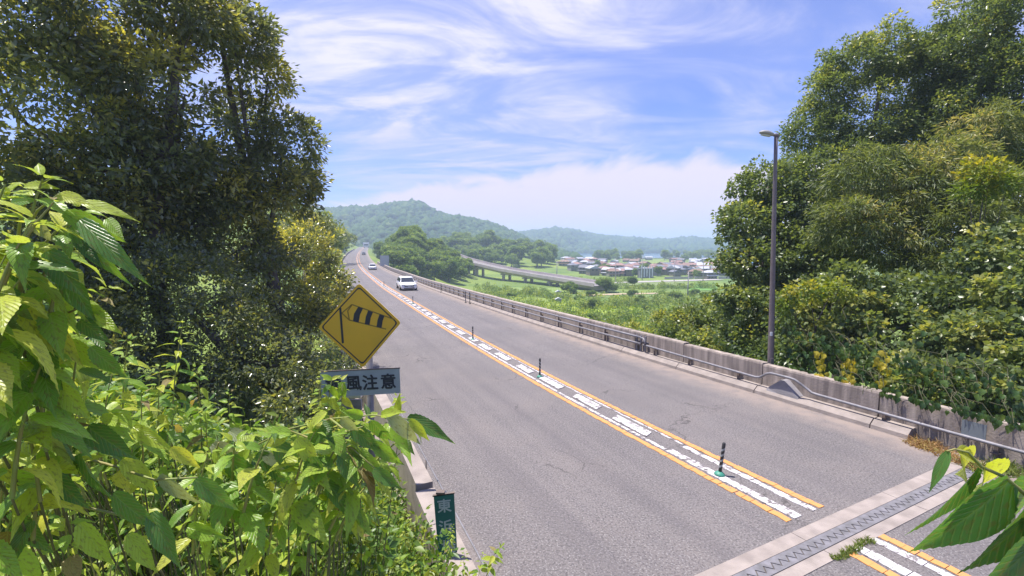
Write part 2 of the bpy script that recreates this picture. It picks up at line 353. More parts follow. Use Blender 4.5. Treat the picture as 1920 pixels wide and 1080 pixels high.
def terrain():
    gx = spaced(-1500, 2500, 1.6, 1.022); gy = spaced(-60, 4200, 1.8, 1.016)
    nx, ny = len(gx), len(gy)
    V = np.array([(x, y, ground(x, y)) for y in gy for x in gx]); Fa = []
    for j in range(ny - 1):
        for i in range(nx - 1): a = j * nx + i; Fa.append((a, a + 1, a + nx + 1, a + nx))
    me = fast_mesh('ground', V, Fa, M_soil, smooth=True); o = link('ground', me); tag(o, kind='structure')
    return o
terrain()
# ------------------------------------------------------------------ road
def road():
    ys = srange(-25, 640, 1.0); offs = [0, .12, .25, .4, .5, .6, .75, .88, 1]
    V = []; UV = []; s = 0; prev = None
    for Y in ys:
        a = rp(Y, -.35, 0, 'L'); b = rp(Y, .1, 0, 'T')
        if prev is not None: s += (a - prev).length
        prev = a
        for t in offs: V.append(a.lerp(b, t)); UV.append((t * 11.2, s))
    n = len(offs); Fa = [(j * n + i, j * n + i + 1, (j + 1) * n + i + 1, (j + 1) * n + i) for j in range(len(ys) - 1) for i in range(n - 1)]
    me = fast_mesh('road', [tuple(v) for v in V], Fa, M_asph); uvl = me.uv_layers.new(name='UVMap')
    vi = np.empty(len(me.loops), dtype=np.int32); me.loops.foreach_get('vertex_index', vi); uvl.data.foreach_set('uv', np.array(UV, dtype=np.float32)[vi].ravel())
    tag(link('road', me), kind='structure')
road()
# markings: joint position along the road
JA = G(1340, 1063.6); JB = G(1747, 882); JU = (JB - JA).normalized(); JV = Vector((JU.y, -JU.x, 0))
if JV.y > 0: JV = -JV                                                   # towards the camera
Jw = ((G(1515, 1080) - JA).dot(JV) + (G(1751, 950) - JA).dot(JV)) / 2
def joint_d(p): return (Vector((p[0], p[1], 0)) - JA).dot(JV)           # <0 beyond the joint
marks = bpy.data.objects.new('road_markings', None); COL.objects.link(marks); tag(marks, kind='structure')
LANES = [('orange', .02, .16), ('white', .23, .42), ('white', .70, .84), ('orange', .90, 1.04)]
def ribbed(o0, o1, m, name, Y0, Y1, ribs, z=.008):
    b = MB(); ys = srange(Y0, Y1, .17 if ribs else 1.5)
    for a, c in zip(ys[:-1], ys[1:]):
        pa = rp(a, (o0 + o1) / 2); 
        if -.08 < joint_d(pa) < Jw + .12: continue
        g = random.uniform(-.02, .10) if ribs else 0; c2 = a + (c - a) * (1 - g); j = [random.uniform(-.018, .018) for _ in range(4)] if ribs else [0] * 4
        hh = random.uniform(-.001, .001); q = [rp(a, o0 + j[0], z), rp(a, o1 + j[1], z), rp(c2, o1 + j[2], z), rp(c2, o0 + j[3], z)]
        if ribs: b.prism([v - Vector((0, 0, z * .5)) for v in q], (0, 0, .008 + hh))
        else: b.add(q, [(0, 1, 2, 3)])
    o = b.build(name, m, marks); tag(o, kind='stuff'); return o
for nm, a, b_ in LANES:
    m = M_orange if nm == 'orange' else M_white
    if nm == 'orange': ribbed(a, b_, m, nm + '_line', 2.0, 40, True); ribbed(a, b_, m, nm + '_line', 40.05, 600, False)
    else:
        ribbed(a, b_, m, nm + '_line', 2.0, 9.9, True)
        c0 = a if a < .5 else .80
        ribbed(c0, c0 + (.09 if a < .5 else .05), m, nm + '_line', 9.95, 40, True); ribbed(c0, c0 + .07, m, nm + '_line', 40.05, 600 if a < .5 else 70, False)
blk_m = None
ys = srange(10.6, 130, 2.05)
for i, Y in enumerate(ys[:-1]):
    L_ = random.uniform(1.1, 1.35) / math.sqrt(1 + slope(Y) ** 2); b = MB(); w = random.uniform(-.03, .03)
    sk = .12
    q = [rp(Y, .40 + w, .009), rp(Y + sk, .69 + w, .009), rp(Y + L_ + sk, .70 + w, .009), rp(Y + L_, .41 + w, .009)]
    b.prism([v for v in q], (0, 0, .014)); b.build('marking_block', M_white, marks)
# expansion joint
ej = bpy.data.objects.new('expansion_joint', None); COL.objects.link(ej); tag(ej, 'steel comb expansion joint set in pale concrete bands across the road', kind='structure')
def jp(u, v, z=0): p = JA + JU * u + JV * v; return Vector((p.x, p.y, z))
U0, U1 = -9.0, (JB - JA).length + .8
def jband(v0, v1, z0, z1, m, name, n=1, gap=.0):
    for i in range(n):
        a = U0 + (U1 - U0) * i / n + gap / 2; c = U0 + (U1 - U0) * (i + 1) / n - gap / 2
        MB().prism([jp(a, v0, z0), jp(c, v0, z0), jp(c, v1, z0), jp(a, v1, z0)], (0, 0, z1 - z0)).build(name, m, ej)
jband(0, Jw * .34, -.05, .012, M_concp, 'concrete_band', 6, .012)
jband(Jw * .72, Jw, -.05, .012, M_concp, 'concrete_band', 6, .012)
jband(Jw * .35, Jw * .71, -.05, .004, M_gap, 'joint_gap')
def comb(v_edge, v_mid, sgn, name):
    pitch = .17; n = int((U1 - U0) / pitch); b = MB(); mid = Jw * .54; amp = Jw * .075
    for i in range(n):
        a = U0 + i * pitch; q = [jp(a, v_edge, .004), jp(a + pitch, v_edge, .004), jp(a + pitch, mid + sgn * .014 + amp, .004), jp(a + pitch * .5, mid + sgn * .014 - amp, .004), jp(a, mid + sgn * .014 + amp, .004)]
        b.prism(q, (0, 0, .012))
    b.build(name, M_joint, ej)
comb(Jw * .355, 0, -1, 'comb_plate'); comb(Jw * .705, 0, 1, 'comb_plate')
# ------------------------------------------------------------------ right barrier: parapet, toe kerb, rails
par = thing('concrete_parapet', 'weathered concrete parapet along the right edge of the road', 'parapet', rp(12, .3, 0, 'T'))
def xs_sweep(name, Y0, Y1, prof, base, m, parent, step=2.0):
    ys = srange(Y0, Y1, step); loops = [[rp(Y, o, z, base) for o, z in prof] for Y in ys]
    return MB().sweep(loops).build(name, m, parent)
st = [3.0]; Y = 3.0
while Y < 150:
    Y += (3.1 if Y < 50 else 9.0) / math.sqrt(1 + slope(Y) ** 2); st.append(Y)
for i, (a, c) in enumerate(zip(st[:-1], st[1:])):
    h = float(np.interp((a + c) / 2, [11, 19], [.84, .96])) + random.uniform(-.006, .006); g = .014
    prof = [(.36, -.4), (.36, h - .05), (.375, h), (.62, h), (.635, h - .05), (.65, -.4)]
    xs_sweep('wall_panel', a + g, c - g, prof, 'T', M_concs if a < 22 else M_conc, par)
toe0 = Rd(1702, 825)[1]
for a, c in zip(st[:-1], st[1:]):
    if c < toe0: continue
    a = max(a, toe0)
    xs_sweep('toe_kerb', a + .012, c - .012, [(.0, -.1), (.02, .10), (.16, .22), (.352, .235), (.352, -.1)], 'T', M_concp, par, 1.5)
bt0, bt1 = Rd(1500, 764)[1], Rd(1428, 742)[1]
def btr():
    Ya, Yb = bt0 + .1, bt1 - .1
    lo = lambda Y, h: [rp(Y, .10, .16, 'T'), rp(Y, .13, h, 'T'), rp(Y, .356, h, 'T'), rp(Y, .356, .16, 'T')]
    MB().sweep([lo(Ya, .24), lo(Ya + .38, .60), lo(Yb - .38, .60), lo(Yb, .24)]).build('buttress_block', mat('grey_buttress_concrete', (.30, .28, .29), .9, scale=5, col2=(.21, .20, .21), bump=.4), par)
btr()
# rails
gr = thing('guard_rail', 'grey steel pipe rail along the right parapet, stepping over a concrete block', 'guard rail', rp(12, .1, 0, 'T'))
split_ = Rd(1190, 671)[1]
def sst(t): t = min(1, max(0, t)); return t * t * (3 - 2 * t)
def rail_h(Y):
    h0 = float(np.interp(Y, [10, 19], [.40, .55]))
    if bt0 - .25 < Y < bt1 + .25:
        t = min((Y - bt0 + .25) / .5, (bt1 + .25 - Y) / .5, 1); return h0 + (.74 - h0) * sst(max(0, t))
    return h0
ysr = srange(3, split_ - .1, .14)
MB().tube([rp(Y, .16 - .10 * max(0, min(1, (rail_h(Y) - .55) / .15)), rail_h(Y), 'T') for Y in ysr], .038, 8).build('rail', M_steel, gr, True)
ysr = srange(split_ + .05, 150, 1.5)
MB().tube([rp(Y, .16, .55, 'T') for Y in ysr], .045, 8).build('rail', M_steel, gr, True)
MB().tube([rp(Y, .16, .82, 'T') for Y in ysr], .045, 8).build('rail', M_steel, gr, True)
def post_mesh(Y, hi):
    b = MB(); p = rp(Y, .20, 0, 'T'); n = nrm(Y); t = tdir(Y)
    ang = Matrix(((n.x, t.x, 0), (n.y, t.y, 0), (0, 0, 1)))
    rh = rail_h(Y)
    b.box(p + Vector((0, 0, rh * .5 + .03 if not hi else .45)) + n * .05, (.05, .07, rh - .08 if not hi else .86), ang)
    b.box(p + Vector((0, 0, rh - .04 if not hi else .60)) + n * .12, (.12, .12, .06), ang)
    b.box(p + Vector((0, 0, .20)) + n * .06, (.16, .14, .02), ang)
    return b
for Y in srange(4.0, split_ - .6, 2.0):
    if bt0 - .3 < Y < bt1 + .3: continue
    post_mesh(Y, False).build('post', M_dsteel, gr)
for Y in srange(split_ + .4, 150, 2.1): post_mesh(Y, True).build('post', M_dsteel, gr)
for Yx in (split_ - .12, split_ + .12, split_ + .34): post_mesh(Yx, True).build('post', M_steel, gr)
# a loose connecting loop between the two kinds of rail
MB().tube([rp(split_ + .1, .16, .82, 'T'), rp(split_ - .12, .14, .80, 'T'), rp(split_ - .22, .12, .70, 'T'), rp(split_ - .2, .14, .56, 'T')], .04, 8).build('rail', M_steel, gr, True)
# beam flange under the rail (narrow dark channel)
# left parapet
lp = thing('concrete_parapet', 'low concrete parapet along the left edge of the road beside the leafy bank', 'parapet', rp(8, -.3, 0, 'L'))
XLn = lambda Y: Y
def lw(Y, o, z):   # measured inner top edge of the near left wall
    A = G(809, 897, .9); B = G(727, 740, .9)
    if Y < 14: p = A + (B - A) * ((Y - A.y) / (B.y - A.y)); q = rp(Y, 0, 0, 'L'); t = sst((Y - 10) / 4); x = p.x * (1 - t) + q.x * t
    else: x = XL(Y)
    p = Vector((x, Y, zr(Y))) + nrm(Y) * o; p.z += z; return p
brk = Rd(785, 905)[1]; brkY = G(785, 905, .9).y
st = [2.6, brkY - .04]; Y = brkY + .04
while Y < 400: st.append(Y); Y += 3.0 if Y < 40 else 12
def lseg(a, c, h, w):
    ys = srange(a + .012, c - .012, 1.5 if a < 40 else 4)
    MB().sweep([[lw(Y, 0, -.35), lw(Y, -.005, h), lw(Y, -w, h), lw(Y, -w - .01, -.9)] for Y in ys]).build('wall_panel', M_concp, lp)
lseg(4.4, brkY - .05, .86, .30); lseg(2.6, 4.38, .86, .30)
prev = brkY + .03
while prev < 400:
    nx_ = prev + (3.0 if prev < 40 else 12); lseg(prev, nx_, .90, .26); prev = nx_
lr = thing('hand_rail', 'thin grey pipe rail running on top of the left parapet', 'rail', lw(7, .02, .9))
MB().tube([lw(Y, .03, .99) for Y in srange(2.8, 14, .6)], .012, 8).build('rail', M_steel, lr, True)
for Y in srange(3.2, 14, 1.6): MB().tube([lw(Y, .03, .78), lw(Y, .03, .99)], .010, 6).build('post', M_dsteel, lr, True)
# ------------------------------------------------------------------ median delineator posts
def delineator(loc, label, lean=0, h=.66, group=None, base_green=True):
    t = thing('delineator_post', label, 'road post', loc, group)
    t.rotation_euler = (0, lean, random.random() * 3) if lean == 0 else (0, lean, 0)
    z0 = Vector(loc)
    MB().tube([(0, 0, 0), (0, 0, .025), (0, 0, .05), (0, 0, .07)], [.105, .10, .07, .045], 14).build('base', M_greenp if base_green else M_black, t, True, off=(0, 0, 0))
    MB().tube([(0, 0, .06), (0, 0, h - .02), (0, 0, h)], [.032, .032, .022], 12).build('pole', M_black, t, True, off=(0, 0, 0))
    for k in range(4):                                              # slanted reflective bands
        b = MB(); zc = .18 + k * (h - .22) / 4; V = []
        for i in range(12):
            a = 2 * math.pi * i / 12; zz = zc + .03 * math.cos(a)
            V += [(.0345 * math.cos(a), .0345 * math.sin(a), zz), (.0345 * math.cos(a), .0345 * math.sin(a), zz + .045)]
        b.add(V, [(2 * i, 2 * ((i + 1) % 12), 2 * ((i + 1) % 12) + 1, 2 * i + 1) for i in range(12)]); b.build('reflective_band', M_refl, t, True, off=(0, 0, 0))
    return t
M_refl = mat('grey_reflective_film', (.26, .29, .30), .4)
post_labels = ['nearest black striped delineator post, on its green base between the orange lines', 'black striped delineator post at the second white block stretch, halfway up the road',
    'third black striped delineator post along the centre lines', 'small fourth delineator post on the centre lines near the white car', 'tiny fifth delineator post on the far centre lines']
for i, (px, py) in enumerate([(1349, 893), (1011, 711), (876, 639), (766, 571), (716, 537)]):
    x, Y = Rd(px, py); delineator(rp(Y, .55, .005) if i else Vector((x, Y, .012)), post_labels[i], lean=.10 if i == 0 else 0, group='delineator posts in the centre of the road')
for i, (px, py) in enumerate([(873, 568), (881, 570), (827, 549)]):
    x, Y = Rd(px, py); delineator(Vector((x, Y, zr(Y))), ['left one of two dark posts against the right kerb', 'right one of two dark posts against the right kerb', 'single dark post against the right kerb by the white car'][i], h=1.0, group='posts against the right kerb', base_green=False)
# ------------------------------------------------------------------ lamp
def lamp():
    Yl = next(y for y in np.arange(9, 30, .05) if (P(1446, 690, y) - rp(y, 0, 0, 'T')).dot(nrm(y)) < .86) if (P(1446, 690, 9) - rp(9, 0, 0, 'T')).dot(nrm(9)) > .86 else next(y for y in np.arange(9, 30, .05) if (P(1446, 690, y) - rp(y, 0, 0, 'T')).dot(nrm(y)) > .86); base = P(1446, 700, Yl); top = P(1455, 256, Yl); base.z = ground(base.x, base.y) - .1
    t = thing('street_lamp', 'tall brown street lamp pole with a single cobra head, behind the right parapet', 'street lamp', base)
    k = [base.lerp(top, s) for s in (0, .06, .12, .3, .6, .9, 1)]
    MB().tube(k, [.108, .106, .098, .085, .068, .054, .052], 14).build('pole', M_pole, t, True)
    MB().box(base.lerp(top, .16) + Vector((-.02, -.115, 0)), (.09, .03, .28)).build('access_hatch', M_pole, t)
    MB().box(base.lerp(top, .27) + Vector((-.06, -.10, 0)), (.07, .02, .12)).build('white_tag', mat('white_tag_paint', (.7, .7, .7), .6), t)
    hx = Vector((-1, 0, .18)).normalized(); b = MB(); c0 = top + Vector((.03, 0, .03))
    b.tube([c0 + Vector((.04, 0, -.04)), c0 + Vector((-.02, 0, .01)), c0 + hx * .12], [.062, .06, .045], 10).build('arm', M_pole, t, True)
    loops = []
    for s, w, up, dn in ((.10, .05, .04, -.03), (.18, .09, .075, -.05), (.30, .125, .10, -.055), (.42, .12, .085, -.05), (.52, .07, .04, -.035), (.55, .03, .0, -.02)):
        c = c0 + hx * s; loops.append([c + Vector((0, w * math.cos(a), (up if math.sin(a) > 0 else -dn) * math.sin(a))) for a in [2 * math.pi * i / 12 for i in range(12)]])
    MB().sweep(loops).build('lamp_head', mat('lamp_housing', (.30, .29, .27), .5), t, True)
    lo = []
    for s, w in ((.22, .05), (.32, .09), (.44, .08), (.49, .04)):
        c = c0 + hx * s + Vector((0, 0, -.045)); lo.append([c + Vector((0, w * math.cos(a), -.035 * max(0, -math.sin(a)) - .004)) for a in [2 * math.pi * i / 10 for i in range(10)]])
    MB().sweep(lo).build('lamp_lens', mat('lamp_glass', (.5, .52, .5), .2), t, True)
lamp()
# ------------------------------------------------------------------ signs
def text_mesh(ch, name, m, parent, origin, size, ex=(1, 0, 0), up=(0, 0, 1), bold=.018, depth=.002, sx=1.0, rot=0):
    cu = bpy.data.curves.new(name, 'FONT'); cu.body = ch; cu.size = size; cu.align_x = 'CENTER'; cu.align_y = 'CENTER'; cu.extrude = depth; cu.resolution_u = 3
    o = bpy.data.objects.new(name, cu); COL.objects.link(o); dg = bpy.context.evaluated_depsgraph_get()
    me = bpy.data.meshes.new_from_object(o.evaluated_get(dg)); bpy.data.objects.remove(o)
    co = np.array([v.co[:] for v in me.vertices]); 
    if len(co):
        c = (co.max(0) + co.min(0)) / 2; w = (co.max(0) - co.min(0)); co = (co - [c[0], c[1], 0]); co[:, 0] *= sx
        ex = Vector(ex).normalized(); up = Vector(up).normalized(); n = ex.cross(up)
        off = Vector(origin) - Vector(parent.location)
        W_ = np.outer(co[:, 0], np.array(ex)) + np.outer(co[:, 1], np.array(up)) + np.outer(co[:, 2], np.array(n)) + np.array(off)
        me.vertices.foreach_set('co', W_.astype(np.float32).ravel()); me.update()
    if len(co):                                    # heavier strokes: the same glyph again, shifted a hair
        Fs = [tuple(p.vertices) for p in me.polygons]; VV = []; FF = []; n0 = len(W_)
        for q, (a, c) in enumerate(((0, 0), (1, 0), (-1, 0), (0, 1), (0, -1), (.7, .7), (-.7, .7), (.7, -.7), (-.7, -.7))):
            sh = np.array(ex) * a * bold * size + np.array(up) * c * bold * size + np.array(n) * q * .00012
            VV += [tuple(v) for v in (W_ + sh)]; FF += [tuple(i + q * n0 for i in f) for f in Fs]
        me = bpy.data.meshes.new(name); me.from_pydata(VV, [], FF); me.update()
    me.materials.clear(); me.materials.append(m); ob = bpy.data.objects.new(name, me); COL.objects.link(ob); ob.parent = parent; return ob
def wind_sign():
    D = 7.0; base = P(690, 690, D); base.z = ground(base.x, D + .08) - .1; base.y = D + .08
    t = thing('warning_sign', 'yellow diamond crosswind warning sign with a windsock symbol and grey plate below', 'road sign', base)
    p0 = P(690, 760, D + .08)
    MB().tube([base, Vector((base.x, base.y, P(0, 560, D).z))], .05, 12).build('post', M_steel, t, True)
    C = [(673, 531), (752, 605), (680, 690), (596, 614)]
    def rounded(k, r, n=6):
        cx = sum(p[0] for p in C) / 4; cy = sum(p[1] for p in C) / 4; Q = [(cx + (x - cx) * k, cy + (y - cy) * k) for x, y in C]; out = []
        for i in range(4):
            p = Q[i]; a = Q[i - 1]; b = Q[(i + 1) % 4]
            for s in range(n + 1):
                u = s / n; A = (p[0] + (a[0] - p[0]) * r, p[1] + (a[1] - p[1]) * r); B = (p[0] + (b[0] - p[0]) * r, p[1] + (b[1] - p[1]) * r)
                out.append(((1 - u) ** 2 * A[0] + 2 * u * (1 - u) * p[0] + u * u * B[0], (1 - u) ** 2 * A[1] + 2 * u * (1 - u) * p[1] + u * u * B[1]))
        return out
    My = mat('yellow_sign_face', (.82, .47, .035), .42, scale=2.5, col2=(.72, .42, .04)); Mk = mat('black_sign_print', (.035, .035, .045), .5); Mo = mat('sign_outline', (.30, .18, .03), .5)
    def poly(pts, y, th, name, m, smooth=False): return MB().prism([P(x, yy, D) + Vector((0, y, 0)) for x, yy in pts], (0, th, 0)).build(name, m, t)
    poly(rounded(1.0, .055), 0, .012, 'sign_plate', My)
    ou, inn = rounded(.925, .06), rounded(.885, .06); b = MB(); n = len(ou)
    V = [P(x, y, D) + Vector((0, -.0025, 0)) for x, y in ou] + [P(x, y, D) + Vector((0, -.0025, 0)) for x, y in inn]
    b.add(V, [(i, (i + 1) % n, (i + 1) % n + n, i + n) for i in range(n)]).build('border', Mk, t)
    poly([(636, 578), (640, 577.5), (645, 643), (641, 644)], -.003, .002, 'windsock_mast', Mk)
    for q in ([(672, 575), (681, 578), (675, 590), (672.5, 605), (662, 602), (664, 588)], [(690.5, 582), (699.5, 585), (695, 596), (693, 609), (684, 608), (686, 594)], [(712, 589), (721, 592), (717.5, 602), (715.5, 615), (706, 613), (708, 600)]): poly(q, -.003, .002, 'windsock_band', Mk)
    def ln(pts, w=1.1):
        for a, c in zip(pts[:-1], pts[1:]):
            dx, dy = c[0] - a[0], c[1] - a[1]; l = math.hypot(dx, dy); nx, ny = -dy / l * w, dx / l * w
            poly([(a[0] + nx, a[1] + ny), (c[0] + nx, c[1] + ny), (c[0] - nx, c[1] - ny), (a[0] - nx, a[1] - ny)], -.0028, .0018, 'windsock_outline', Mo)
    ln([(641, 587), (660, 571), (740, 599)]); ln([(641, 587), (655, 600), (724, 617)]); ln([(660, 571), (652, 583), (655, 600)])
    # clamps
    for yy in (575, 650): MB().box(P(690, yy, D + .04), (.16, .05, .05)).build('clamp', M_dsteel, t)
    # supplementary plate
    Mg = mat('grey_plate_face', (.36, .40, .40), .5, scale=4, col2=(.29, .33, .33)); q = [(600, 697), (749, 690), (751, 737), (603, 746)]
    poly(q, 0, .01, 'lower_plate', Mg)
    ex = (P(749, 690, D) - P(600, 697, D)).normalized(); upv = (P(600, 697, D) - P(603, 746, D)).normalized(); upv = (upv - ex * upv.dot(ex)).normalized()
    for ch, px, py in (('横', 625, 721), ('風', 663, 718.5), ('注', 694, 716.5), ('意', 728, 714.5)):
        text_mesh(ch, 'lettering', Mk, t, P(px, py, D) + Vector((0, -.003, 0)), 31 * D / F, ex, upv, bold=.026, depth=.0015)
    poly([(598, 696), (750, 689), (750, 691), (598, 698)], -.004, .016, 'plate_trim', M_dsteel)
wind_sign()
def bridge_sign():
    D = 5.25; q = [(813, 930), (851, 925.5), (857, 1036), (822, 1044)]
    b = P(834, 1040, D); b.z = .55
    t = thing('bridge_name_sign', 'upright dark green bridge name board with pale characters beside the left parapet', 'sign', b)
    Mgr = mat('green_sign_face', (.018, .12, .105), .45, scale=5, col2=(.025, .15, .13)); Ml = mat('pale_sign_letters', (.42, .50, .48), .5)
    MB().prism([P(x, y, D) for x, y in q], (0, .02, 0)).build('sign_board', Mgr, t)
    up = (P(813, 930, D) - P(822, 1044, D)).normalized(); ex = (P(851, 925.5, D) - P(813, 930, D)).normalized()
    for ch, px, py in (('東', 833, 948), ('浜', 836, 987), ('橋', 841, 1024)): text_mesh(ch, 'lettering', Ml, t, P(px, py, D) + Vector((0, -.003, 0)), 29 * D / F, ex, up, bold=.016, depth=.0015)
    MB().prism([P(x, y, D) for x, y in [(811, 929.5), (852, 924), (852, 926.5), (811, 932)]], (0, .03, 0)).build('top_trim', M_dsteel, t)
    MB().tube([b + Vector((0, .06, 0)), P(832, 926, D) + Vector((0, .06, .0))], .025, 10).build('post', M_steel, t, True)
    MB().box(P(826, 922.5, D + .03), (.10, .07, .02)).build('clamp', M_dsteel, t)
bridge_sign()
# grey steel box beam seen under the crosswind plate, guard beam on the bank side
def beam():
    a = P(636, 742, 7.6); c = P(678, 741, 7.6)
    t = thing('guard_beam', 'short pale steel beam end behind the crosswind sign post', 'guard beam', (a.x, a.y, ground(a.x, a.y)))
    MB().box((a + c) / 2, ((c - a).length, .10, .06)).build('rail', mat('pale_beam', (.62, .60, .58), .4, metal=.4, var=.1), t)
    MB().box((a + c) / 2 + Vector((0, .02, -.16)), ((c - a).length * .95, .06, .17)).build('web', M_steel, t)
    for s in (.2, .8):
        p = a.lerp(c, s); MB().box(Vector((p.x, p.y + .08, (p.z + ground(p.x, p.y)) / 2 - .1)), (.06, .06, p.z - ground(p.x, p.y))).build('post', M_steel, t)
beam()
def plate(px, py, w, h, D, label, name='notice_plate', m=None, round_=False):
    c = P(px, py, D); t = thing(name, label, 'sign', (c.x, c.y + .05, ground(c.x, c.y)))
    ww = w * D / F / 2; hh = h * D / F / 2
    pts = [(math.cos(a) * ww, math.sin(a) * hh) for a in [2 * math.pi * i / 18 for i in range(18)]] if round_ else [(-ww, -hh), (ww, -hh), (ww, hh), (-ww, hh)]
    MB().prism([c + Vector((x, 0, z)) for x, z in pts], (0, .02, 0)).build('sign_plate', m or M_steel, t)
    MB().tube([Vector((c.x, c.y + .06, ground(c.x, c.y))), c + Vector((0, .06, hh * .6))], .03 if D < 50 else .06, 8).build('post', M_steel, t, True)
M_signback = mat('grey_sign_back', (.42, .44, .47), .5, var=.15)
def wall_plate():
    D = Rd(1826, 862)[1] + .15; c = P(1826, 806, D); t = thing('metal_plate', 'square grey metal plate fixed to the right parapet under the hanging leaves', 'plate', c)
    n = nrm(c.y); tt = tdir(c.y)
    MB().prism([c + tt * a + Vector((0, 0, z)) for a, z in ((-.2, -.17), (.2, -.17), (.2, .17), (-.2, .17))], -n * .02).build('plate_face', mat('blue_grey_plate', (.2, .23, .25), .4, metal=.3), t)
wall_plate()
plate(646, 470, 8, 12, 185, 'small grey round sign back on the left side of the far road', 'round_sign', M_signback, True)
plate(721, 489, 17, 20, 125, 'large grey sign back standing outside the right rail beyond the second car', 'sign_back', M_signback, False)
# ------------------------------------------------------------------ vehicles
M_wpaint = mat('white_car_paint', (.78, .79, .82), .22, spec=.6); M_dpaint = mat('dark_car_paint', (.05, .05, .06), .25)
M_glass = mat('tinted_car_glass', (.03, .035, .045), .08); M_tyre = mat('tyre_rubber', (.02, .02, .02), .8); M_rim = mat('alloy_rim', (.5, .5, .52), .35, metal=.7)
M_lens = mat('headlight_lens', (.6, .63, .66), .1); M_lplate = mat('licence_plate_white', (.7, .7, .7), .5); M_trim = mat('black_trim', (.02, .02, .022), .5)
def car(loc, heading, label, kind='estate', paintm=None):
    """front towards local -Y"""
    t = thing('car', label, 'car', loc, 'vehicles on the road', heading); Lh = 2.25; Wd = .87
    pm = paintm or M_wpaint; O = (0, 0, 0)
    suv = kind == 'estate'; zb = .92 if suv else .86; zt = 1.48 if suv else 1.42
    st_ = [(-2.25, .62, .58, .30), (-2.18, .76, .68, .22), (-1.95, .84, .78, .2), (-1.2, .87, zb - .02, .2), (-.6, .87, zb + .02, .2), (.6, .87, zb + .03, .2), (1.6, .86, zb + .04, .2), (2.1, .82, zb, .22), (2.22, .74, .78, .3)]
    loops = []
    for y, w, zt_, z0 in st_:
        loops.append([Vector(p) for p in ((-w * .9, y, z0), (w * .9, y, z0), (w, y, z0 + .16), (w, y, zt_ - .12), (w * .93, y, zt_ - .02), (w * .5, y, zt_ + .03), (-w * .5, y, zt_ + .03), (-w * .93, y, zt_ - .02), (-w, y, zt_ - .12), (-w, y, z0 + .16))])
    MB().sweep(loops).build('body', pm, t, True, off=O)
    end = 2.05 if suv else 1.75
    cab = []
    for y, w, z in ((-1.05, .78, zb + .0), (-.25, .64, zt - .06), (.1, .66, zt), (end - .6, .64, zt - .02), (end, .74, zb + .05)):
        cab.append([Vector(p) for p in ((-.80, y, zb - .03), (.80, y, zb - .03), (w, y, z), (w * .6, y, z + .03), (-w * .6, y, z + .03), (-w, y, z))])
    MB().sweep(cab).build('cabin', pm, t, False, off=O)
    MB().prism([(-.70, -1.02, zb + .05), (.70, -1.02, zb + .05), (.60, -.33, zt - .08), (-.60, -.33, zt - .08)], (0, -.035, .03)).build('windscreen', M_glass, t, off=O)
    MB().prism([(-.64, end + .0, zb + .1), (.64, end + .0, zb + .1), (.58, end - .5, zt - .08), (-.58, end - .5, zt - .08)], (0, .035, .03)).build('rear_window', M_glass, t, off=O)
    for s in (-1, 1):
        for y0, y1 in ((-.8, .15), (.22, 1.1)) + (((1.17, 1.75),) if suv else ()):
            MB().prism([(s * .80, y0, zb + .05), (s * .80, y1, zb + .05), (s * .69, y1, zt - .10), (s * .69, y0 + .28 if y0 < 0 else y0, zt - .10)], (s * .018, 0, 0)).build('side_window', M_glass, t, off=O)
        hl = MB().box((s * .62, -2.17, .68), (.38, .14, .13)).build('headlight', M_lens, t, off=O)
        MB().box((s * .98, -.78, zb + .08), (.2, .12, .13)).build('wing_mirror', pm, t, off=O)
        MB().box((s * .62, 2.2, .78), (.26, .07, .16)).build('tail_light', mat('red_tail_light', (.4, .02, .02), .3) if s < 0 else bpy.data.materials['red_tail_light'], t, off=O)
        for y in (-1.42, 1.40):
            w = MB().tube([(s * .70, y, .33), (s * .72, y, .33), (s * .90, y, .33), (s * .915, y, .33)], [.31, .33, .33, .30], 20).build('wheel', M_tyre, t, True, off=O)
            MB().tube([(s * .90, y, .33), (s * .925, y, .33)], [.22, .19], 14).build('rim', M_rim, w, True, off=O)
    MB().box((0, -2.245, .58), (1.0, .06, .15)).build('grille', M_trim, t, off=O)
    MB().box((0, -2.24, .33), (1.1, .07, .10)).build('lower_intake', M_trim, t, off=O)
    MB().box((0, -2.285, .46), (.33, .02, .16)).build('number_plate', M_lplate, t, off=O)
    return t
def lane_pose(px, py, off):
    x, Y = Rd(px, py); p = rp(Y, off); d = tdir(Y); return p, math.atan2(-d.x, d.y)
p, h = lane_pose(766, 546, 0); p = Vector((*Rd(767, 545), 0)); p = Vector((p.x, p.y, zr(p.y))); d = tdir(p.y)
p = p + d * 2.2
c_ = car(p, math.atan2(-d.x, d.y), 'white estate car coming down the right lane, nearest of the vehicles'); c_.scale = (1.1, 1.1, 1.0)
x, Y = Rd(699, 506); d = tdir(Y); car(Vector((x, Y, zr(Y))) + d * 1.5, math.atan2(-d.x, d.y), 'white saloon car following the white estate car', 'saloon')
x, Y = Rd(682, 478); d = tdir(Y); car(Vector((x, Y, zr(Y))), math.atan2(-d.x, d.y), 'small dark car far up the right lane', 'saloon', M_dpaint)
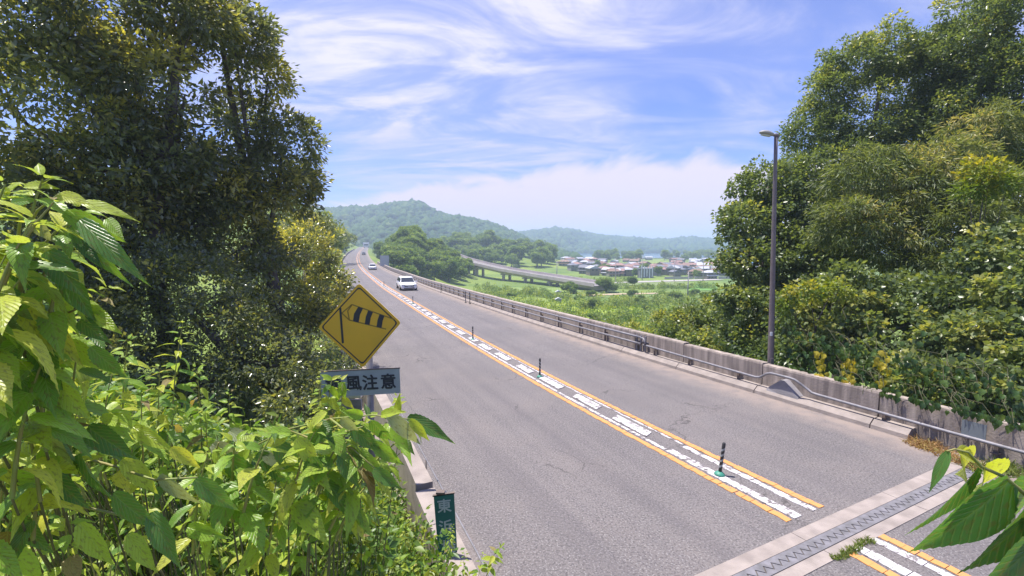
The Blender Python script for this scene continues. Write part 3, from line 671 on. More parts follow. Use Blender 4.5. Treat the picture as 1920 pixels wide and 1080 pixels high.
def bus():
    x, Y = -168, 560; p = P(686.5, 461, 520)
    t = thing('truck', 'white box truck at the very top of the far road', 'truck', (p.x, p.y, zr(520)), 'vehicles on the road', R_(16)); O = (0, 0, 0)
    MB().box((0, 2.2, 3.9), (6.2, 7, 3.8)).build('cargo_box', mat('white_truck_box', (.72, .70, .74), .5), t, off=O)
    MB().prism([(-2.6, -2.6, .7), (2.6, -2.6, .7), (2.5, -2.4, 4.3), (-2.5, -2.4, 4.3)], (0, 1.2, 0)).build('cab', mat('truck_cab_paint', (.5, .5, .55), .4), t, off=O)
    MB().box((0, -2.62, 3.2), (4.4, .08, 1.3)).build('windscreen', M_glass, t, off=O)
    MB().box((0, 2, 1.3), (4.6, 8, .9)).build('chassis', M_trim, t, off=O)
    for s in (-1, 1):
        for y in (-1.6, 4.2): MB().tube([(s * 1.6, y, .7), (s * 2.5, y, .7)], .72, 14).build('wheel', M_tyre, t, True, off=O)
bus()
# ------------------------------------------------------------------ valley: fields, paths, viaduct, houses
def strip(name, pts, w, m, z, kind='structure', label=None, seg=14):
    b = MB(); P_ = [Vector(p) for p in pts]; out = []
    for i, p in enumerate(P_):
        t = (P_[min(i + 1, len(P_) - 1)] - P_[max(i - 1, 0)]); t.z = 0; t.normalize(); n = Vector((t.y, -t.x, 0)); out.append((p + n * w / 2, p - n * w / 2))
    V = [Vector((q.x, q.y, ground(q.x, q.y) + z)) for pr in out for q in pr]
    b.add(V, [(2 * i, 2 * i + 1, 2 * i + 3, 2 * i + 2) for i in range(len(P_) - 1)]); o = b.build(name, m); return tag(o, label, kind=kind)
def fine(pts, n=12):
    out = []
    for a, c in zip(pts[:-1], pts[1:]):
        for i in range(n): out.append(Vector(a).lerp(Vector(c), i / n))
    return out + [Vector(pts[-1])]
def vg(px, py, z=-12): return G(px, py, z)
def field(quad, col, col2, dz, n=14, sc=.5):
    a, b_, c, d = [vg(*q) for q in quad]; V = []
    for j in range(n + 1):
        for i in range(n + 1):
            p = a.lerp(b_, i / n).lerp(d.lerp(c, i / n), j / n); V.append((p.x, p.y, ground(p.x, p.y) + dz))
    Fa = [(j * (n + 1) + i, j * (n + 1) + i + 1, (j + 1) * (n + 1) + i + 1, (j + 1) * (n + 1) + i) for j in range(n) for i in range(n)]
    tag(link('field', fast_mesh('field', V, Fa, mat('field_crop', col, .95, scale=sc, col2=col2, detail=8, bump=1, bscale=3))), kind='structure')
field([(900, 590), (1250, 640), (1240, 578), (960, 566)], (.30, .36, .04), (.19, .28, .035), .10)
field([(1060, 556), (1330, 562), (1310, 548), (1085, 545)], (.16, .22, .06), (.10, .16, .04), .10)
field([(1290, 545), (1345, 545), (1345, 531), (1300, 531)], (.12, .27, .04), (.11, .22, .04), .12)
field([(1140, 536), (1290, 536), (1280, 526), (1140, 527)], (.20, .23, .09), (.12, .18, .05), .11)
field([(900, 556), (1060, 558), (1050, 540), (930, 538)], (.13, .22, .05), (.20, .26, .06), .12)
M_path = mat('sandy_path', (.50, .36, .26), .95, scale=.6, col2=(.34, .29, .18))
strip('dirt_path', fine([vg(1085, 554.5), vg(1160, 552), vg(1245, 550)]), 3.4, M_path, .25)
M_lane = mat('pale_lane', (.42, .38, .38), .9, var=.15)
strip('country_lane', fine([vg(1100, 533), vg(1190, 530), vg(1260, 527.5), vg(1350, 525)]), 5.5, M_lane, .2)
def viaduct():
    pts = [(845, 474.5, 275), (868, 483, 262), (900, 491.5, 247), (950, 502.5, 228), (1000, 510.5, 212), (1060, 519.5, 193), (1132, 530.5, 172)]
    C = [P(*p) for p in pts]; C = fine(C, 6)
    t = thing('viaduct', 'long curving concrete viaduct crossing the green valley beyond the road', 'viaduct', (C[8].x, C[8].y, -12))
    Mv = mat('viaduct_concrete', (.52, .45, .43), .85, scale=.3, col2=(.40, .345, .34)); Mr = mat('viaduct_road', (.22, .2, .2), .9)
    def prof(p, tv, outl):
        n = Vector((tv.y, -tv.x, 0)).normalized(); return [p + n * o + Vector((0, 0, z)) for o, z in outl]
    def tv(i): v = C[min(i + 1, len(C) - 1)] - C[max(i - 1, 0)]; v.z = 0; return v.normalized()
    K = len(C) // 6
    MB().sweep([prof(p, tv(i), [(-4.6, -1.0), (-4.6, -1.35), (-3.0, -1.6), (-2.6, -2.6), (2.6, -2.6), (3.0, -1.6), (4.6, -1.35), (4.6, -1.0)]) for i, p in enumerate(C)]).build('deck', Mv, t)
    for s in (-1, 1):
        for k in range(K):
            seg = C[k * 6:k * 6 + 7]
            MB().sweep([prof(p.lerp(seg[min(j + 1, 6)], 0) + (tv(k * 6 + j) * (.04 if j == 0 else (-.04 if j == 6 else 0))), tv(k * 6 + j), [(s * 4.61, -1.3), (s * 4.61, 0), (s * 4.38, 0), (s * 4.38, -1.3)]) for j, p in enumerate(seg)]).build('parapet', Mv, t)
    MB().sweep([prof(p, tv(i), [(-4.3, -.99), (4.3, -.99), (4.3, -.97), (-4.3, -.97)]) for i, p in enumerate(C)]).build('carriageway', Mr, t)
    for f in (.13, .2, .27, .35, .50, .65, .8):
        i = int(f * (len(C) - 1)); p = C[i]; v = tv(i); n = Vector((v.y, -v.x, 0)); gz = ground(p.x, p.y)
        for s in (-1, 1):
            q = p + n * s * 1.9; MB().tube([(q.x, q.y, gz - .5), (q.x, q.y, p.z - 3.2)], .75, 12).build('pier', Mv, t, True)
        M3 = Matrix(((v.x, n.x, 0), (v.y, n.y, 0), (0, 0, 1))); MB().box(p + Vector((0, 0, -2.95)), (1.8, 6.4, .7), M3).build('pier_cap', Mv, t)
viaduct()
HM = {}
def hm(k, c, r=.7):
    if k not in HM: HM[k] = mat(k, c, r, var=.18, scale=.7)
    return HM[k]
ROOF = {'red': (.30, .17, .145), 'grey': (.17, .17, .20), 'white': (.50, .50, .53), 'brown': (.26, .16, .12), 'blue': (.10, .28, .50), 'silver': (.42, .43, .5)}
WALL = [(.30, .27, .25), (.24, .21, .19), (.36, .34, .33), (.20, .16, .14)]
def house_proto(roof, wi, w=9, d=7, h=5.2, hip=False):
    t = thing('house', 'house', 'house'); O = (0, 0, 0)
    MB().box((0, 0, h / 2 - .5), (w, d, h + 1)).build('wall', hm('house_wall_%d' % wi, WALL[wi]), t, off=O)
    e = .7; rh = d * .24; hw, hd = w / 2 + e, d / 2 + e; r2 = hw - (hd * .8 if hip else .0)
    V = [(-hw, -hd, h - .05), (hw, -hd, h - .05), (hw, hd, h - .05), (-hw, hd, h - .05), (-r2, 0, h + rh), (r2, 0, h + rh), (-hw, -hd, h - .25), (hw, -hd, h - .25), (hw, hd, h - .25), (-hw, hd, h - .25)]
    r = MB().add(V, [(0, 1, 5, 4), (2, 3, 4, 5), (1, 2, 5), (3, 0, 4), (6, 7, 1, 0), (7, 8, 2, 1), (8, 9, 3, 2), (9, 6, 0, 3), (9, 8, 7, 6)]).build('roof', hm('roof_tiles_' + roof, ROOF[roof], .5), t, off=O)
    MB().tube([(-r2, 0, h + rh + .02), (r2, 0, h + rh + .02)], .16, 6).build('ridge', hm('roof_tiles_' + roof, ROOF[roof]), r, off=O)
    # lower skirt roof at the front
    MB().prism([(-hw, -d / 2 - 1.2, 2.5), (-hw, -d / 2 - .01, 3.0), (-hw, -d / 2 - .01, 2.8), (-hw, -d / 2 - 1.2, 2.35)], (2 * hw, 0, 0)).build('porch_roof', hm('roof_tiles_' + roof, ROOF[roof]), t, off=O)
    Mw = hm('dark_window_glass', (.05, .06, .08), .15)
    for z in (1.3, 4.0):
        for x in (-w * .3, 0, w * .3): MB().box((x, -d / 2 - .02, z), (1.5, .06, 1.1)).build('window', Mw, t, off=O)
    for y in (-d * .2, d * .2): MB().box((w / 2 + .02, y, 3.9), (.06, 1.3, 1.0)).build('window', Mw, t, off=O); MB().box((-w / 2 - .02, y, 3.9), (.06, 1.3, 1.0)).build('window', Mw, t, off=O)
    return t
houses = [(1062, 488, 'red'), (1052, 483, 'brown'), (1072, 492, 'silver'), (1080, 502, 'silver'), (1074, 507, 'grey'), (1090, 508, 'grey'), (1096, 500, 'white'), (1106, 493, 'white'), (1113, 502, 'grey'), (1098, 512, 'grey'), (1111, 515, 'white'),
 (1122, 497, 'silver'), (1130, 495, 'grey'), (1118, 508, 'grey'), (1126, 506, 'brown'), (1132, 513, 'red'), (1141, 508, 'red'), (1152, 496, 'white'), (1150, 505, 'silver'), (1160, 508, 'red'), (1153, 514, 'brown'), (1168, 514, 'grey'), (1172, 505, 'grey'),
 (1181, 503, 'red'), (1190, 506, 'red'), (1197, 511, 'silver'), (1186, 514, 'grey'), (1204, 503, 'grey'), (1214, 514, 'silver'), (1222, 502, 'red'), (1231, 507, 'red'), (1226, 515, 'brown'), (1240, 508, 'white'), (1247, 512, 'red'), (1253, 506, 'grey'),
 (1262, 511, 'silver'), (1271, 508, 'white'), (1276, 514, 'grey'), (1286, 507, 'grey'), (1290, 513, 'grey'), (1298, 513, 'silver'), (1306, 519, 'brown'), (1312, 510, 'grey'), (1318, 514, 'white'), (1328, 512, 'grey'), (1338, 511, 'grey'), (1346, 515, 'red'), (1358, 513, 'red'), (1330, 522, 'white'),
 (1372, 514, 'brown'), (1388, 516, 'red'), (1400, 515, 'red'), (1412, 513, 'silver'), (1395, 500, 'blue'), (1412, 503, 'blue'), (1432, 498, 'blue'), (1216, 486, 'white'), (1250, 484, 'white'), (1280, 487, 'white'), (1066, 496, 'red'), (1086, 493, 'silver')]
_rh = random.Random(12)
for _ in range(112):
    _x = _rh.uniform(1058, 1435); houses.append((_x, _rh.uniform(490, 518) if _x > 1120 else _rh.uniform(488, 508), _rh.choice(['red', 'red', 'red', 'silver', 'silver', 'grey', 'brown', 'brown', 'white'])))
protos = {}
cw = {'red': 'red-tiled', 'grey': 'dark grey-roofed', 'white': 'white-roofed', 'brown': 'brown-tiled', 'blue': 'bright blue-roofed', 'silver': 'silvery grey-roofed'}
for i, (px, py, rf) in enumerate(houses):
    key = (rf, i % 3)
    if key not in protos: protos[key] = house_proto(rf, random.randrange(4), *[(8, 6.5, 4.8), (9, 7, 5.2), (10, 6.5, 4.2)][i % 3], hip=(i % 2 == 0)); o = protos[key]
    else: o = copy_tree(protos[key])
    p = vg(px, py + 1.5); o.location = (p.x, p.y, ground(p.x, p.y)); o.rotation_euler = (0, 0, R_(random.choice([-35, -20, 10, 25, 60, 100]) + random.uniform(-8, 8)))
    s = random.uniform(.58, .84); o.scale = (s, s, s)
    nb = houses[i - 1][2]; side = 'western' if px < 1120 else ('left-middle' if px < 1180 else ('right-middle' if px < 1260 else 'right-hand'))
    row = 'back row' if py < 500 else ('middle row' if py < 510 else 'front row')
    tag(o, '%s house in the %s, %s part of the distant village' % (cw[rf], row, side.replace('western', 'leftmost')), 'house', 'village houses across the fields')
# sea and far shore
M_sea = mat('sea_water', (.05, .13, .22), .15, spec=.6)
MB().add([(60, 640, -11.2), (2400, 640, -11.2), (2400, 4200, -11.2), (60, 4200, -11.2)], [(0, 1, 2, 3)]).build('water', M_sea)['kind'] = 'structure'
M_wall2 = hm('pale_garden_wall', (.5, .44, .42))
gw = thing('garden_wall', 'long pale wall in front of the village at the edge of the green fields', 'wall', vg(1280, 524))
for a, c in (((1246, 524), (1300, 523.5)), ((1302, 523.5), (1345, 523)), ((1347, 523), (1400, 522.5))):
    A, B = vg(*a), vg(*c); MB().sweep([[Vector((p.x, p.y, -12.3)), Vector((p.x, p.y, -10.7)), Vector((p.x, p.y + .3, -10.7)), Vector((p.x, p.y + .3, -12.3))] for p in (A, B)]).build('wall_panel', M_wall2, gw)
def utility_pole(px, py, h, label):
    p = vg(px, py); g = ground(p.x, p.y); t = thing('utility_pole', label, 'utility pole', (p.x, p.y, g), 'utility poles in the valley')
    MB().tube([(p.x, p.y, g - .3), (p.x, p.y, g + h)], [.22, .15], 8).build('pole', hm('pole_concrete', (.35, .33, .33)), t, True)
    for z in (h - .6, h - 1.5): MB().box((p.x, p.y, g + z), (1.8, .12, .12)).build('crossarm', hm('pole_concrete', (.35, .33, .33)), t)
for i, (px, py, h) in enumerate([(1154, 530, 11), (1204, 526, 12), (1264, 528, 10), (1044, 530, 10), (1318, 527, 11), (1289, 566, 9)]):
    utility_pole(px, py, h, ['utility pole in front of the red roofs left of the bush', 'tall utility pole beside the white ribbed building', 'utility pole by the pale lane', 'utility pole behind the lower end of the viaduct', 'utility pole in front of the long pale wall', 'nearer utility pole at the edge of the scrub by the trees'][i])
def ribbed_building():
    p = vg(1210, 521); t = thing('ribbed_building', 'small dark building with upright white ribs in front of the village', 'building', (p.x, p.y, -12))
    MB().box((p.x, p.y, -9.6), (7, 5, 4.8)).build('wall', hm('grey_shed_wall', (.22, .22, .26)), t)
    for i in range(5): MB().box((p.x - 2.8 + i * 1.4, p.y - 2.7, -8.6), (.5, .3, 6.4 - .7 * (i % 3))).build('rib', hm('white_rib', (.75, .75, .8)), t)
    MB().box((p.x, p.y, -7.1), (7.6, 5.6, .3)).build('roof', hm('roof_tiles_grey', ROOF['grey']), t)
ribbed_building()
def hut(px, py, s, label):
    p = vg(px, py); g = ground(p.x, p.y); t = thing('field_shed', label, 'shed', (p.x, p.y, g), 'small white sheds in the field')
    MB().box((p.x, p.y, g + s * .35), (s, s * .8, s * .7)).build('wall', hm('shed_grey', (.3, .31, .33)), t)
    MB().prism([(p.x - s * .65, p.y - s * .5, g + s * .7), (p.x + s * .65, p.y - s * .5, g + s * .7), (p.x, p.y - s * .5, g + s * 1.05)], (0, s, 0)).build('roof', hm('roof_tiles_white', ROOF['white']), t)
hut(1047, 553, 1.7, 'tiny white-roofed shed in the grass just beyond the viaduct end'); hut(1047, 568, 1.6, 'tiny white-roofed shed in the grass nearest the road rail')
# ------------------------------------------------------------------ vegetation
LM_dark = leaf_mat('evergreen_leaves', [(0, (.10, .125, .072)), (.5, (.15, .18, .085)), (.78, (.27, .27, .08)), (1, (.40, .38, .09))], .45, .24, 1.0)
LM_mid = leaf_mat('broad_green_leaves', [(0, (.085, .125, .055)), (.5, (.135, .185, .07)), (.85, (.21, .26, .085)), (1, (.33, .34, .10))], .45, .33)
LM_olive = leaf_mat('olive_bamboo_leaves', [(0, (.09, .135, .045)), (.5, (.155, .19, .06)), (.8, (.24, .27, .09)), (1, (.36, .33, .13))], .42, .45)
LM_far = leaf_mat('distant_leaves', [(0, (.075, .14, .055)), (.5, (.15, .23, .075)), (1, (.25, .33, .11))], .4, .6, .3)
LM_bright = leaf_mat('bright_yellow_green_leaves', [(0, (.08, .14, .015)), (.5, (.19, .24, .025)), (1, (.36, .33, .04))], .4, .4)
def leaves(cent, tint, n, sr, ll, lw, up=.6, droop=.2, outward=None, jit=.35, seed=1, flat=.75):
    """n leaves round each centre; returns V, F, tint"""
    r = np.random.default_rng(seed); k = len(cent); N = k * n
    C = np.repeat(cent, n, 0); g = r.normal(size=(N, 3)); g /= np.linalg.norm(g, axis=1)[:, None]; rad = r.random(N) ** .45
    srr = np.repeat(r.uniform(.6, 1.35, k), n) * sr
    off = g * (rad * srr)[:, None]; off[:, 2] *= flat
    pos = C + off
    d = g * 1.0 + r.normal(size=(N, 3)) * .55
    if outward is not None: d += np.repeat(outward, n, 0) * .6
    d[:, 2] -= droop; d /= np.linalg.norm(d, axis=1)[:, None]
    nn = r.normal(size=(N, 3)) * .55; nn[:, 2] += up; nn -= d * (nn * d).sum(1)[:, None]; nn /= np.linalg.norm(nn, axis=1)[:, None] + 1e-9
    s = np.cross(d, nn); L = ll * r.uniform(.65, 1.25, N)[:, None]; w = lw * r.uniform(.7, 1.25, N)[:, None]
    b0 = pos; tip = pos + d * L; m = pos + d * L * .45 + nn * L * .06
    V = np.stack([b0, m + s * w / 2, tip - nn * L * .08, m - s * w / 2], 1).reshape(-1, 3)
    i = np.arange(N) * 4; Fa = np.concatenate([np.stack([i, i + 1, i + 2], 1), np.stack([i, i + 2, i + 3], 1)])
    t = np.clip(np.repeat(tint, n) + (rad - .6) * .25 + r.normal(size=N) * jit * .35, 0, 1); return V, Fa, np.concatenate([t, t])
def clusters(blobs, per_area, seed, lo=.72, zmin=-.75, gold=.15):
    """points over the surface of ellipsoid blobs; blobs: (Vector c, r, flatten)"""
    r = np.random.default_rng(seed); cs = []; ts = []; os = []
    for c, rad, fl in blobs:
        n = max(6, int(per_area * rad * rad * 4 * math.pi)); g = r.normal(size=(n * 2, 3)); g /= np.linalg.norm(g, axis=1)[:, None]; g = g[g[:, 2] > zmin][:n]
        k = r.uniform(lo, 1.06, len(g)); lob = 1 + .16 * np.sin(g[:, 0] * 5 + c[0]) * np.cos(g[:, 1] * 4 + c[1]) + .10 * np.sin(g[:, 2] * 7 + c[2] * 2)
        p = np.array(c)[None, :] + g * (k * lob * rad)[:, None] * np.array([1, 1, fl])[None, :]
        base = r.random() * .25
        pat = np.sin(p[:, 0] * 1.3 + seed) * np.sin(p[:, 2] * 1.5 + seed * 2) + .5 * np.sin(p[:, 0] * 2.9 + p[:, 2] * 2.3)
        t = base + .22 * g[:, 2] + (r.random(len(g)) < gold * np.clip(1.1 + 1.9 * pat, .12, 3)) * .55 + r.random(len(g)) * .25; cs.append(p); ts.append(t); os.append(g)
    return np.concatenate(cs), np.concatenate(ts), np.concatenate(os)
def tree(name, label, cat, spec, base, lm, sr, ll, lw, n, area, seed, group=None, gold=.15, up=.6, droop=.2, trunk_r=.2, limbs=5, holes=None, flat=.75, lo=.72, fl=.85):
    blobs = [(P(px, py, D), r * D / F, fl) for px, py, r, D in spec]
    base = Vector((base[0], base[1], ground(base[0], base[1]) - .1))
    t = thing(name, label, cat, base, group)
    c, ti, o = clusters(blobs, area, seed, lo=lo, gold=gold)
    if holes:
        keep = np.ones(len(c), bool)
        for px, py, rr in holes:
            sy = c[:, 1] / 1.0; xs = 960 + F * c[:, 0] / c[:, 1]; ys_ = HOR - F * (c[:, 2] - CAMZ) / c[:, 1]; keep &= ((xs - px) ** 2 + (ys_ - py) ** 2 > rr * rr) | (np.random.default_rng(seed).random(len(c)) < .25)
        c, ti, o = c[keep], ti[keep], o[keep]
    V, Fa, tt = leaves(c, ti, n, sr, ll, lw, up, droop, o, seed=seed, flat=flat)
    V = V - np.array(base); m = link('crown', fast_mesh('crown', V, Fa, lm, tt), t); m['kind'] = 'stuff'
    cen = sum((b[0] for b in blobs), Vector()) / len(blobs); top = max(blobs, key=lambda b: b[0].z)[0]
    mid = Vector((base.x * .7 + cen.x * .3, base.y * .7 + cen.y * .3, base.z * .45 + cen.z * .55)); fork = base.lerp(cen, .45); fork.x += .2
    path = [base, base.lerp(fork, .5) + Vector((.1, .05, 0)), fork, fork.lerp(top, .5) + Vector((-.15, 0, 0)), top]
    MB().tube(path, [trunk_r * 1.25, trunk_r, trunk_r * .8, trunk_r * .5, trunk_r * .15], 9).build('trunk', M_bark, t, True)
    rr = random.Random(seed); bl = sorted(blobs, key=lambda b: -b[1])[:limbs + 3]
    for bc, br, _ in bl:
        s = rr.uniform(.2, .9); a = fork.lerp(top, s * .5); e = bc + Vector((rr.uniform(-.3, .3), rr.uniform(-.3, .3), 0)) * br
        q = a.lerp(e, .5) + Vector((0, 0, -.08 * (e - a).length)); r0 = trunk_r * .42
        b = MB().tube([a, q, e], [r0, r0 * .65, r0 * .2], 6)
        for _k in range(4):
            g = Vector((rr.gauss(0, 1), rr.gauss(0, 1), rr.gauss(0, .7))).normalized() * br * .8; st_ = q.lerp(e, rr.random()); b.tube([st_, st_ + g * .5 + Vector((0, 0, .1)), st_ + g], [r0 * .28, r0 * .18, r0 * .06], 5)
        b.build('limb', M_bark, t, True)
    return t
# left trees
tree('evergreen_tree', 'huge dark evergreen tree with golden shoot tips filling the upper left', 'tree',
     [(40, 60, 150, 13), (200, 20, 150, 14), (345, 30, 90, 14.5), (300, 170, 105, 14), (110, 230, 160, 13), (230, 330, 130, 13.6), (60, 420, 150, 12.6), (330, 300, 90, 14.4), (180, 480, 130, 13)],
     (-10, 13.6), LM_dark, .45, .21, .09, 38, 3.0, 11, gold=.24, trunk_r=.3, holes=[(70, 30, 22), (45, 118, 14), (400, 150, 45), (395, 235, 30)])
tree('evergreen_tree', 'dark evergreen tree with feathery outer boughs against the sky, right side of the left wood', 'tree',
     [(445, 70, 62, 16), (405, 20, 55, 16), (480, 140, 55, 16.5), (470, 220, 55, 17), (545, 270, 58, 17), (500, 350, 85, 16.5), (400, 380, 100, 15.5), (555, 345, 45, 17.5), (430, 470, 90, 15.5), (300, 430, 90, 14.5), (330, 100, 40, 15)],
     (-8.4, 17), LM_dark, .40, .20, .085, 38, 3.6, 12, gold=.20, trunk_r=.28, holes=[(400, 150, 55), (395, 235, 40), (420, 190, 35)])
tree('evergreen_tree', 'golden-tipped evergreen tree just left of the yellow diamond sign', 'tree',
     [(560, 475, 62, 20), (490, 510, 70, 18), (600, 545, 55, 20), (612, 600, 48, 18), (520, 590, 80, 17), (622, 540, 26, 22), (580, 430, 40, 24)],
     (-8.9, 19.5), LM_dark, .36, .15, .07, 46, 4.2, 13, gold=.28, trunk_r=.2)
tree('evergreen_tree', 'shaded low evergreen tree behind the bright shrubs on the left bank', 'tree',
     [(330, 560, 120, 12.5), (200, 620, 120, 12), (430, 620, 100, 12.5), (90, 590, 130, 11.5), (520, 690, 75, 12), (600, 690, 62, 12.5), (390, 720, 90, 11.5), (560, 760, 60, 11), (240, 720, 100, 11)],
     (-5.6, 13), LM_dark, .34, .13, .06, 46, 4.0, 14, gold=.08, trunk_r=.2)
for i, sp in enumerate([[(590, 425, 34, 60), (610, 450, 34, 60), (575, 450, 30, 55)], [(632, 445, 22, 150), (652, 450, 14, 160), (615, 455, 24, 140)], [(606, 490, 28, 48), (622, 512, 20, 44)]]):
    b0 = P(sp[0][0], 500, sp[0][3]); tree('broadleaf_tree', ['mid-distance green tree at the left roadside behind the golden-tipped tree', 'small green tree at the left roadside below the round sign', 'olive green tree hanging over the left edge of the road'][i], 'tree', sp, (b0.x, b0.y), LM_mid, .8, .38, .2, 30, .9, 20 + i, trunk_r=.25, limbs=2, gold=.3)
# right trees
tree('vine_covered_tree', 'rounded tree smothered in vines behind the street lamp', 'tree',
     [(1440, 350, 52, 23), (1405, 420, 50, 22), (1480, 400, 75, 23), (1400, 490, 48, 21), (1460, 500, 80, 21.5), (1530, 480, 70, 21), (1420, 580, 55, 20), (1490, 590, 75, 20), (1400, 640, 40, 19.5), (1375, 560, 28, 20.5), (1478, 655, 38, 18.5), (1440, 665, 26, 18)],
     (11.5, 21.5), LM_mid, .36, .17, .12, 42, 4.2, 31, gold=.12, trunk_r=.25, holes=[(1400, 487, 15), (1432, 494, 10)], up=.5, droop=.5)
tree('broadleaf_tree', 'tall rounded evergreen tree crowning the right wood beside the blue sky', 'tree',
     [(1555, 170, 42, 25), (1600, 130, 55, 25), (1660, 110, 62, 25), (1530, 250, 55, 25), (1620, 230, 80, 25), (1720, 150, 75, 25), (1560, 330, 72, 24), (1700, 270, 90, 25), (1650, 350, 80, 24), (1500, 330, 48, 23.5), (1545, 410, 62, 22.5), (1620, 470, 70, 21)],
     (18, 26), LM_mid, .42, .17, .085, 46, 3.4, 32, gold=.12, trunk_r=.32, holes=[(1610, 180, 18), (1660, 185, 22)])
tree('broadleaf_tree', 'tallest dark tree at the upper right corner', 'tree',
     [(1830, 30, 62, 23), (1900, 60, 100, 22), (1800, 120, 80, 24), (1880, 190, 95, 22), (1960, 150, 110, 21), (1790, 220, 80, 24), (1960, 320, 110, 20), (1850, 300, 90, 22)],
     (23, 24), LM_mid, .40, .16, .085, 46, 3.4, 33, gold=.10, trunk_r=.32, holes=[(1880, 80, 16)])
tree('bamboo_clump', 'olive bamboo clump with drooping brown-tipped foliage in the middle of the right wood', 'bamboo',
     [(1620, 330, 62, 19), (1700, 370, 75, 18.5), (1770, 330, 80, 19), (1600, 420, 62, 18), (1680, 450, 80, 18), (1780, 430, 85, 17.5), (1860, 380, 80, 18), (1850, 250, 60, 20), (1730, 510, 60, 17), (1900, 460, 60, 17)],
     (15.5, 19), LM_olive, .34, .24, .045, 46, 4.2, 34, gold=.16, up=.5, droop=.9, trunk_r=.1)
tree('vine_thicket', 'dark broad-leaved thicket overhanging the right parapet behind the lamp', 'thicket',
     [(1520, 590, 55, 16), (1590, 560, 70, 16), (1570, 650, 70, 15), (1650, 620, 75, 15), (1640, 690, 52, 13.5), (1700, 560, 60, 16), (1520, 660, 38, 15.5), (1480, 650, 26, 16.5), (1790, 565, 62, 14.5), (1480, 680, 16, 15.5)],
     (10.2, 16), LM_mid, .30, .17, .13, 34, 5.6, 35, gold=.14, up=.5, droop=.7, trunk_r=.1)
tree('vine_thicket', 'leafy thicket spilling over the right parapet at the right edge of the road', 'thicket',
     [(1740, 720, 52, 11.8), (1810, 730, 58, 11.2), (1870, 740, 62, 10.6), (1790, 660, 60, 12.6), (1880, 640, 75, 12), (1940, 560, 85, 12.5), (1900, 480, 70, 14), (1700, 700, 42, 12.6), (1960, 700, 70, 10.5)],
     (11.6, 12.2), LM_mid, .24, .15, .12, 34, 8.0, 36, gold=.2, up=.5, droop=.7, trunk_r=.08)
tree('scrub_bush', 'grey-green scrub bush at the foot of the vine-covered tree above the field', 'bush',
     [(1290, 605, 38, 24), (1335, 600, 48, 24), (1260, 630, 25, 23), (1370, 640, 42, 21), (1310, 640, 34, 22), (1250, 600, 20, 27), (1395, 600, 40, 22)],
     (8.2, 24), LM_mid, .36, .17, .12, 34, 4.6, 37, gold=.25, trunk_r=.07)
tree('scrub_bush', 'pale low scrub along the outside of the right parapet', 'bush',
     [(1180, 618, 20, 28), (1215, 630, 18, 25), (1150, 612, 14, 31), (1120, 604, 12, 34), (1240, 612, 24, 28), (1085, 596, 9, 38)],
     (6.6, 28), LM_mid, .34, .17, .10, 26, 5, 38, gold=.45, trunk_r=.05, limbs=1)
tree('yellow_green_bush', 'bright yellow-green bough glowing in the middle of the right wood', 'bough', [(1850, 330, 36, 15), (1885, 345, 26, 15), (1830, 355, 24, 15)], (14.8, 15.4), LM_bright, .24, .16, .07, 34, 7, 39, trunk_r=.05, limbs=1)
tree('yellow_green_bush', 'bright yellow-green boughs beside the lamp pole over the thicket', 'bough', [(1510, 550, 26, 14.6), (1560, 545, 24, 14.6), (1480, 575, 16, 14.6)], (9.5, 15), LM_bright, .22, .15, .08, 28, 7, 40, trunk_r=.05, limbs=1)
# hill and valley trees: prototype crowns, copied
def proto_tree(seed, h, w, lm, kind):
    r = random.Random(seed); t = thing('woodland_tree', 'x', 'tree'); bl = []
    for i in range(r.randint(6, 9)):
        a = r.random() * 6.28; q = r.random(); bl.append((Vector((math.cos(a) * w * .28 * r.random() * 1.6, math.sin(a) * w * .28 * r.random() * 1.6, h * (.35 + .5 * q))), w * r.uniform(.22, .36), .85))
    c, ti, o = clusters(bl, .9, seed, gold=.15); V, Fa, tt = leaves(c, ti, 14, .75, .75, .5, .7, .1, o, seed=seed)
    m = link('crown', fast_mesh('crown', V, Fa, lm, tt), t); m['kind'] = 'stuff'
    MB().tube([(0, 0, -.5), (.1, 0, h * .3), (0, .1, h * .7)], [.32, .22, .08], 7).build('trunk', M_bark, t, True, off=(0, 0, 0)); return t
PT = [proto_tree(100 + i, random.uniform(8, 11), random.uniform(7, 10), LM_far, i) for i in range(6)]
_used = [False] * 6
def put_tree(x, y, s, label, group, cat='tree', name='woodland_tree', k=None, sz=1):
    k = random.randrange(6) if k is None else k
    if _used[k]: o = copy_tree(PT[k])
    else: o = PT[k]; _used[k] = True
    o.name = name; o.location = (x, y, ground(x, y)); o.rotation_euler = (0, 0, random.random() * 6.28); o.scale = (s, s, s * sz); tag(o, label, cat, group); return o
cnt = 0
for _ in range(2000):                                                    # wooded knoll right of the far road
    x = random.gauss(-46, 16); y = random.gauss(212, 42); d = (x - XC(y)) / math.sqrt(1 + slope(y) ** 2)
    if d < 12 or ground(x, y) < -10.5 or y < 125 or cnt > 110: continue
    px = 960 + F * x / y
    if px > 880: continue
    cnt += 1; put_tree(x, y, random.uniform(.62, .95), 'green tree on the wooded knoll right of the far road', 'trees on the knoll right of the far road')
cnt = 0
for _ in range(3000):                                                    # band behind the viaduct
    x = random.uniform(-90, 75); y = random.uniform(300, 500); px = 960 + F * x / y; d = (x - XC(y)) / math.sqrt(1 + slope(y) ** 2)
    if px > 1058 or d < 14 or ground(x, y) < -11.2 + (3 if px > 1030 else 0) or cnt > 105: continue
    cnt += 1; put_tree(x, y, random.uniform(1.0, 1.5), 'hazy green tree in the wood behind the viaduct', 'trees behind the viaduct')
cnt = 0
